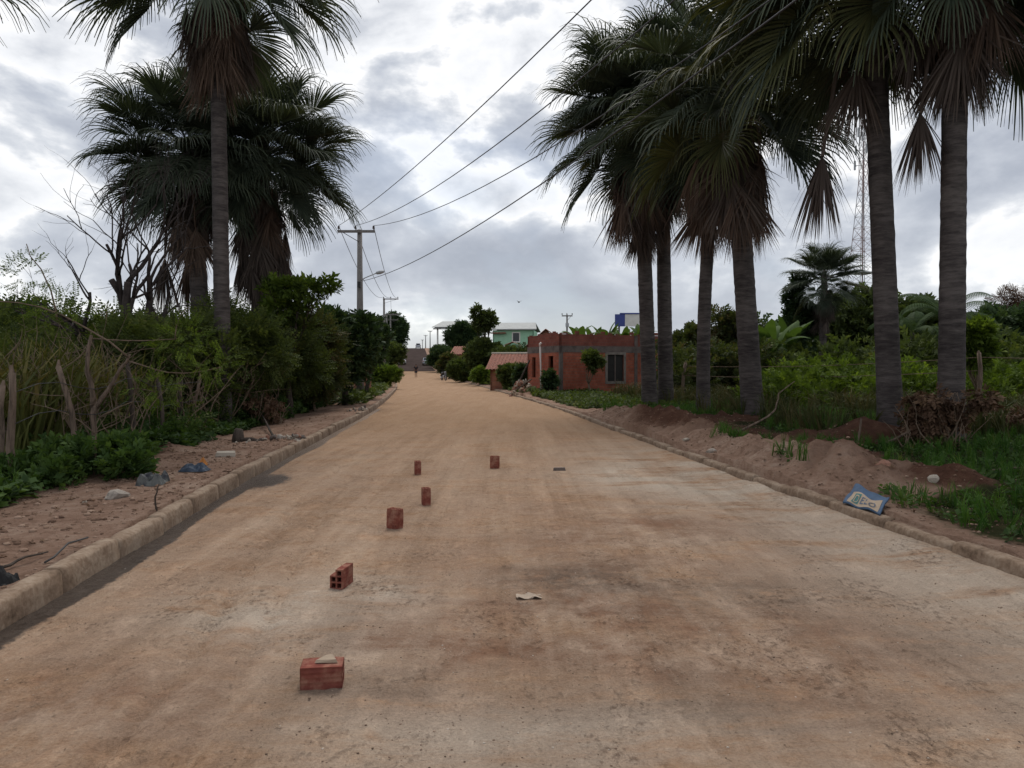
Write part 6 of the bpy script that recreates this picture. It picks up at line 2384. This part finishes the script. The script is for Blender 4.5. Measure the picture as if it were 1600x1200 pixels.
MB().tube([(0, .42, .82), (0, .25, .88), (0, .0, .82)], [.06, .13, .09], 10).build('fuel_tank', M['black_plastic'], mc, True)
MB().tube([(0, .02, .82), (0, -.3, .80), (0, -.72, .86)], [.10, .12, .07], 8).build('seat', M['black_plastic'], mc, True)
mb = MB()
for sx_ in (-.06, .06):
    mb.tube([(sx_, .64, .30), (sx_, .46, .95)], .025, 6)
mb.tube([(-.06, .47, .92), (.06, .47, .92)], .02, 6)
mb.build('fork', M['galv'], mc, True)
hbar = MB().tube([(-.38, .30, 1.02), (-.2, .42, 1.04), (0, .46, .98), (.2, .42, 1.04), (.38, .30, 1.02)], .017, 6).build('handlebar', M['black_plastic'], mc, True)
for sx_ in (-1, 1):
    MB().tube([(sx_ * .28, .36, 1.03), (sx_ * .32, .34, 1.2)], .01, 5).build('mirror_stem', M['black_plastic'], hbar)
    MB().lathe([(.02, -.012), (.06, -.01), (.06, .01), (.02, .012)], (sx_ * .33, .34, 1.22), 10, Matrix.Rotation(R(90), 3, 'X')).build('mirror', M['black_plastic'], hbar)
MB().lathe([(.03, -.06), (.09, -.02), (.10, .05), (.02, .06)], (0, .56, .90), 12, Matrix.Rotation(R(-90), 3, 'X')).build('headlight', M['lamp_grey'], mc, True)
MB().tube([(.12, -.1, .32), (.14, -.5, .30), (.15, -.8, .36)], [.03, .045, .05], 8).build('exhaust', M['galv'], mc, True)
MB().tube([(0, .92, .42), (0, .82, .60), (0, .64, .66), (0, .46, .58)], .05, 6).build('front_mudguard', M['black_plastic'], mc, True)
MB().tube([(0, -.45, .66), (0, -.72, .68), (0, -.95, .52)], .06, 6).build('rear_mudguard', M['black_plastic'], mc, True)

# ------------------------------------------------------------------ person walking up the road
def skin_obj(name, verts, edges, radii, mat, parent, sub=1):
    me_ = bpy.data.meshes.new(name)
    me_.from_pydata(verts, edges, [])
    o_ = bpy.data.objects.new(name, me_)
    link(o_, parent)
    sk = o_.modifiers.new('skin', 'SKIN')
    lay = me_.skin_vertices[0].data
    for i, r__ in enumerate(radii):
        lay[i].radius = r__ if isinstance(r__, tuple) else (r__, r__)
    lay[0].use_root = True
    sk.use_smooth_shade = True
    sb_ = o_.modifiers.new('sub', 'SUBSURF')
    sb_.levels = sub
    sb_.render_levels = sub
    me_.materials.append(mat)
    return o_


pY = 97.0
pX = (650 - CX) / F * pY
per = empty('person', (pX, pY, float(HR(pY)) + .005), R(6), 'person in dark shirt and shorts walking in the middle of the road', 'person')
J = {'pel': (0, 0, .90), 'wst': (0, .01, 1.05), 'chs': (0, .0, 1.27), 'nck': (0, .0, 1.43), 'hd0': (0, .015, 1.50), 'hd1': (0, .03, 1.60), 'hd2': (0, .02, 1.66),
     'ls': (-.17, 0, 1.36), 'le': (-.24, -.05, 1.10), 'lw': (-.24, .06, .87), 'lh': (-.235, .09, .79),
     'rs': (.17, 0, 1.36), 're': (.23, .04, 1.10), 'rw': (.24, -.05, .87), 'rh': (.235, -.08, .79),
     'lhp': (-.09, 0, .87), 'lk': (-.095, .10, .49), 'la': (-.10, .02, .09), 'lt': (-.11, .17, .035),
     'rhp': (.09, 0, .87), 'rk': (.095, -.03, .48), 'ra': (.10, -.16, .10), 'rt': (.11, -.02, .035)}
rr = {'pel': (.13, .10), 'wst': (.12, .09), 'chs': (.15, .10), 'nck': .055, 'hd0': .075, 'hd1': .095, 'hd2': .075, 'ls': .055, 'le': .040, 'lw': .028, 'lh': .03, 'rs': .055, 're': .040, 'rw': .028, 'rh': .03,
      'lhp': .085, 'lk': .055, 'la': .036, 'lt': .03, 'rhp': .085, 'rk': .055, 'ra': .036, 'rt': .03}
ed = [('pel', 'wst'), ('wst', 'chs'), ('chs', 'nck'), ('nck', 'hd0'), ('hd0', 'hd1'), ('hd1', 'hd2'), ('chs', 'ls'), ('ls', 'le'), ('le', 'lw'), ('lw', 'lh'), ('chs', 'rs'), ('rs', 're'), ('re', 'rw'), ('rw', 'rh'),
      ('pel', 'lhp'), ('lhp', 'lk'), ('lk', 'la'), ('la', 'lt'), ('pel', 'rhp'), ('rhp', 'rk'), ('rk', 'ra'), ('ra', 'rt')]
for sd_, hx_ in (('l', -1), ('r', 1)):
    hx0 = Vector(J[sd_ + 'h'])
    for k in range(5):
        nm = sd_ + 'f%d' % k
        off = Vector((hx_ * -.005, (k - 2) * .018, -.085 + abs(k - 2) * .01)) if k < 4 else Vector((-hx_ * .02, .045, -.04))
        J[nm] = tuple(hx0 + off)
        rr[nm] = .009
        ed.append((sd_ + 'h', nm))
ky = list(J)
skin_obj('body', [J[k] for k in ky], [(ky.index(a), ky.index(b)) for a, b in ed], [rr[k] for k in ky], M['skin'], per, 2)


def sub_skin(name, keys, radii, eds, mat):
    skin_obj(name, [J[k] if isinstance(k, str) else k for k in keys], eds, radii, mat, per, 2)


ls_, le_ = Vector(J['ls']), Vector(J['le'])
rs2, re_ = Vector(J['rs']), Vector(J['re'])
sub_skin('shirt', ['chs', 'wst', (0, .005, .93), (0, 0, 1.39), 'ls', tuple(ls_.lerp(le_, .7)), 'rs', tuple(rs2.lerp(re_, .7))],
         [(.17, .125), (.155, .12), (.165, .125), (.09, .08), .075, .068, .075, .068], [(0, 1), (1, 2), (0, 3), (0, 4), (4, 5), (0, 6), (6, 7)], M['cloth_black'])
lk_, rk_ = Vector(J['lk']), Vector(J['rk'])
lp_, rp3 = Vector(J['lhp']), Vector(J['rhp'])
sub_skin('shorts', [(0, 0, .93), 'pel', 'lhp', tuple(lp_.lerp(lk_, .85)), 'rhp', tuple(rp3.lerp(rk_, .85))], [(.15, .115), (.155, .125), .108, .095, .108, .095], [(0, 1), (1, 2), (2, 3), (1, 4), (4, 5)], M['cloth_navy'])
sub_skin('hair', [(0, 0, 1.58), (0, .01, 1.64), (0, .015, 1.68)], [.098, .10, .07], [(0, 1), (1, 2)], M['hair'])

# ------------------------------------------------------------------ bird in the sky
bp = at(811, 472, 70)
bird = empty('bird', bp, R(30), 'small dark bird flying above the brick house', 'bird')
MB().lathe([(.01, -.16), (.05, -.08), (.06, .02), (.04, .1), (.045, .14), (.01, .19)], (0, 0, 0), 10, Matrix.Rotation(R(-90), 3, 'X')).build('bird_body', M['iron'], bird, True)
for sx_ in (-1, 1):
    MB().add([(sx_ * .03, -.06, .02), (sx_ * .03, .08, .02), (sx_ * .20, .07, .12), (sx_ * .34, -.04, .10), (sx_ * .20, -.05, .11), (sx_ * .03, .01, .035), (sx_ * .2, .01, .13)],
             [(0, 5, 6, 4), (5, 1, 2, 6), (4, 6, 3), (6, 2, 3)]).build('wing', M['iron'], bird)
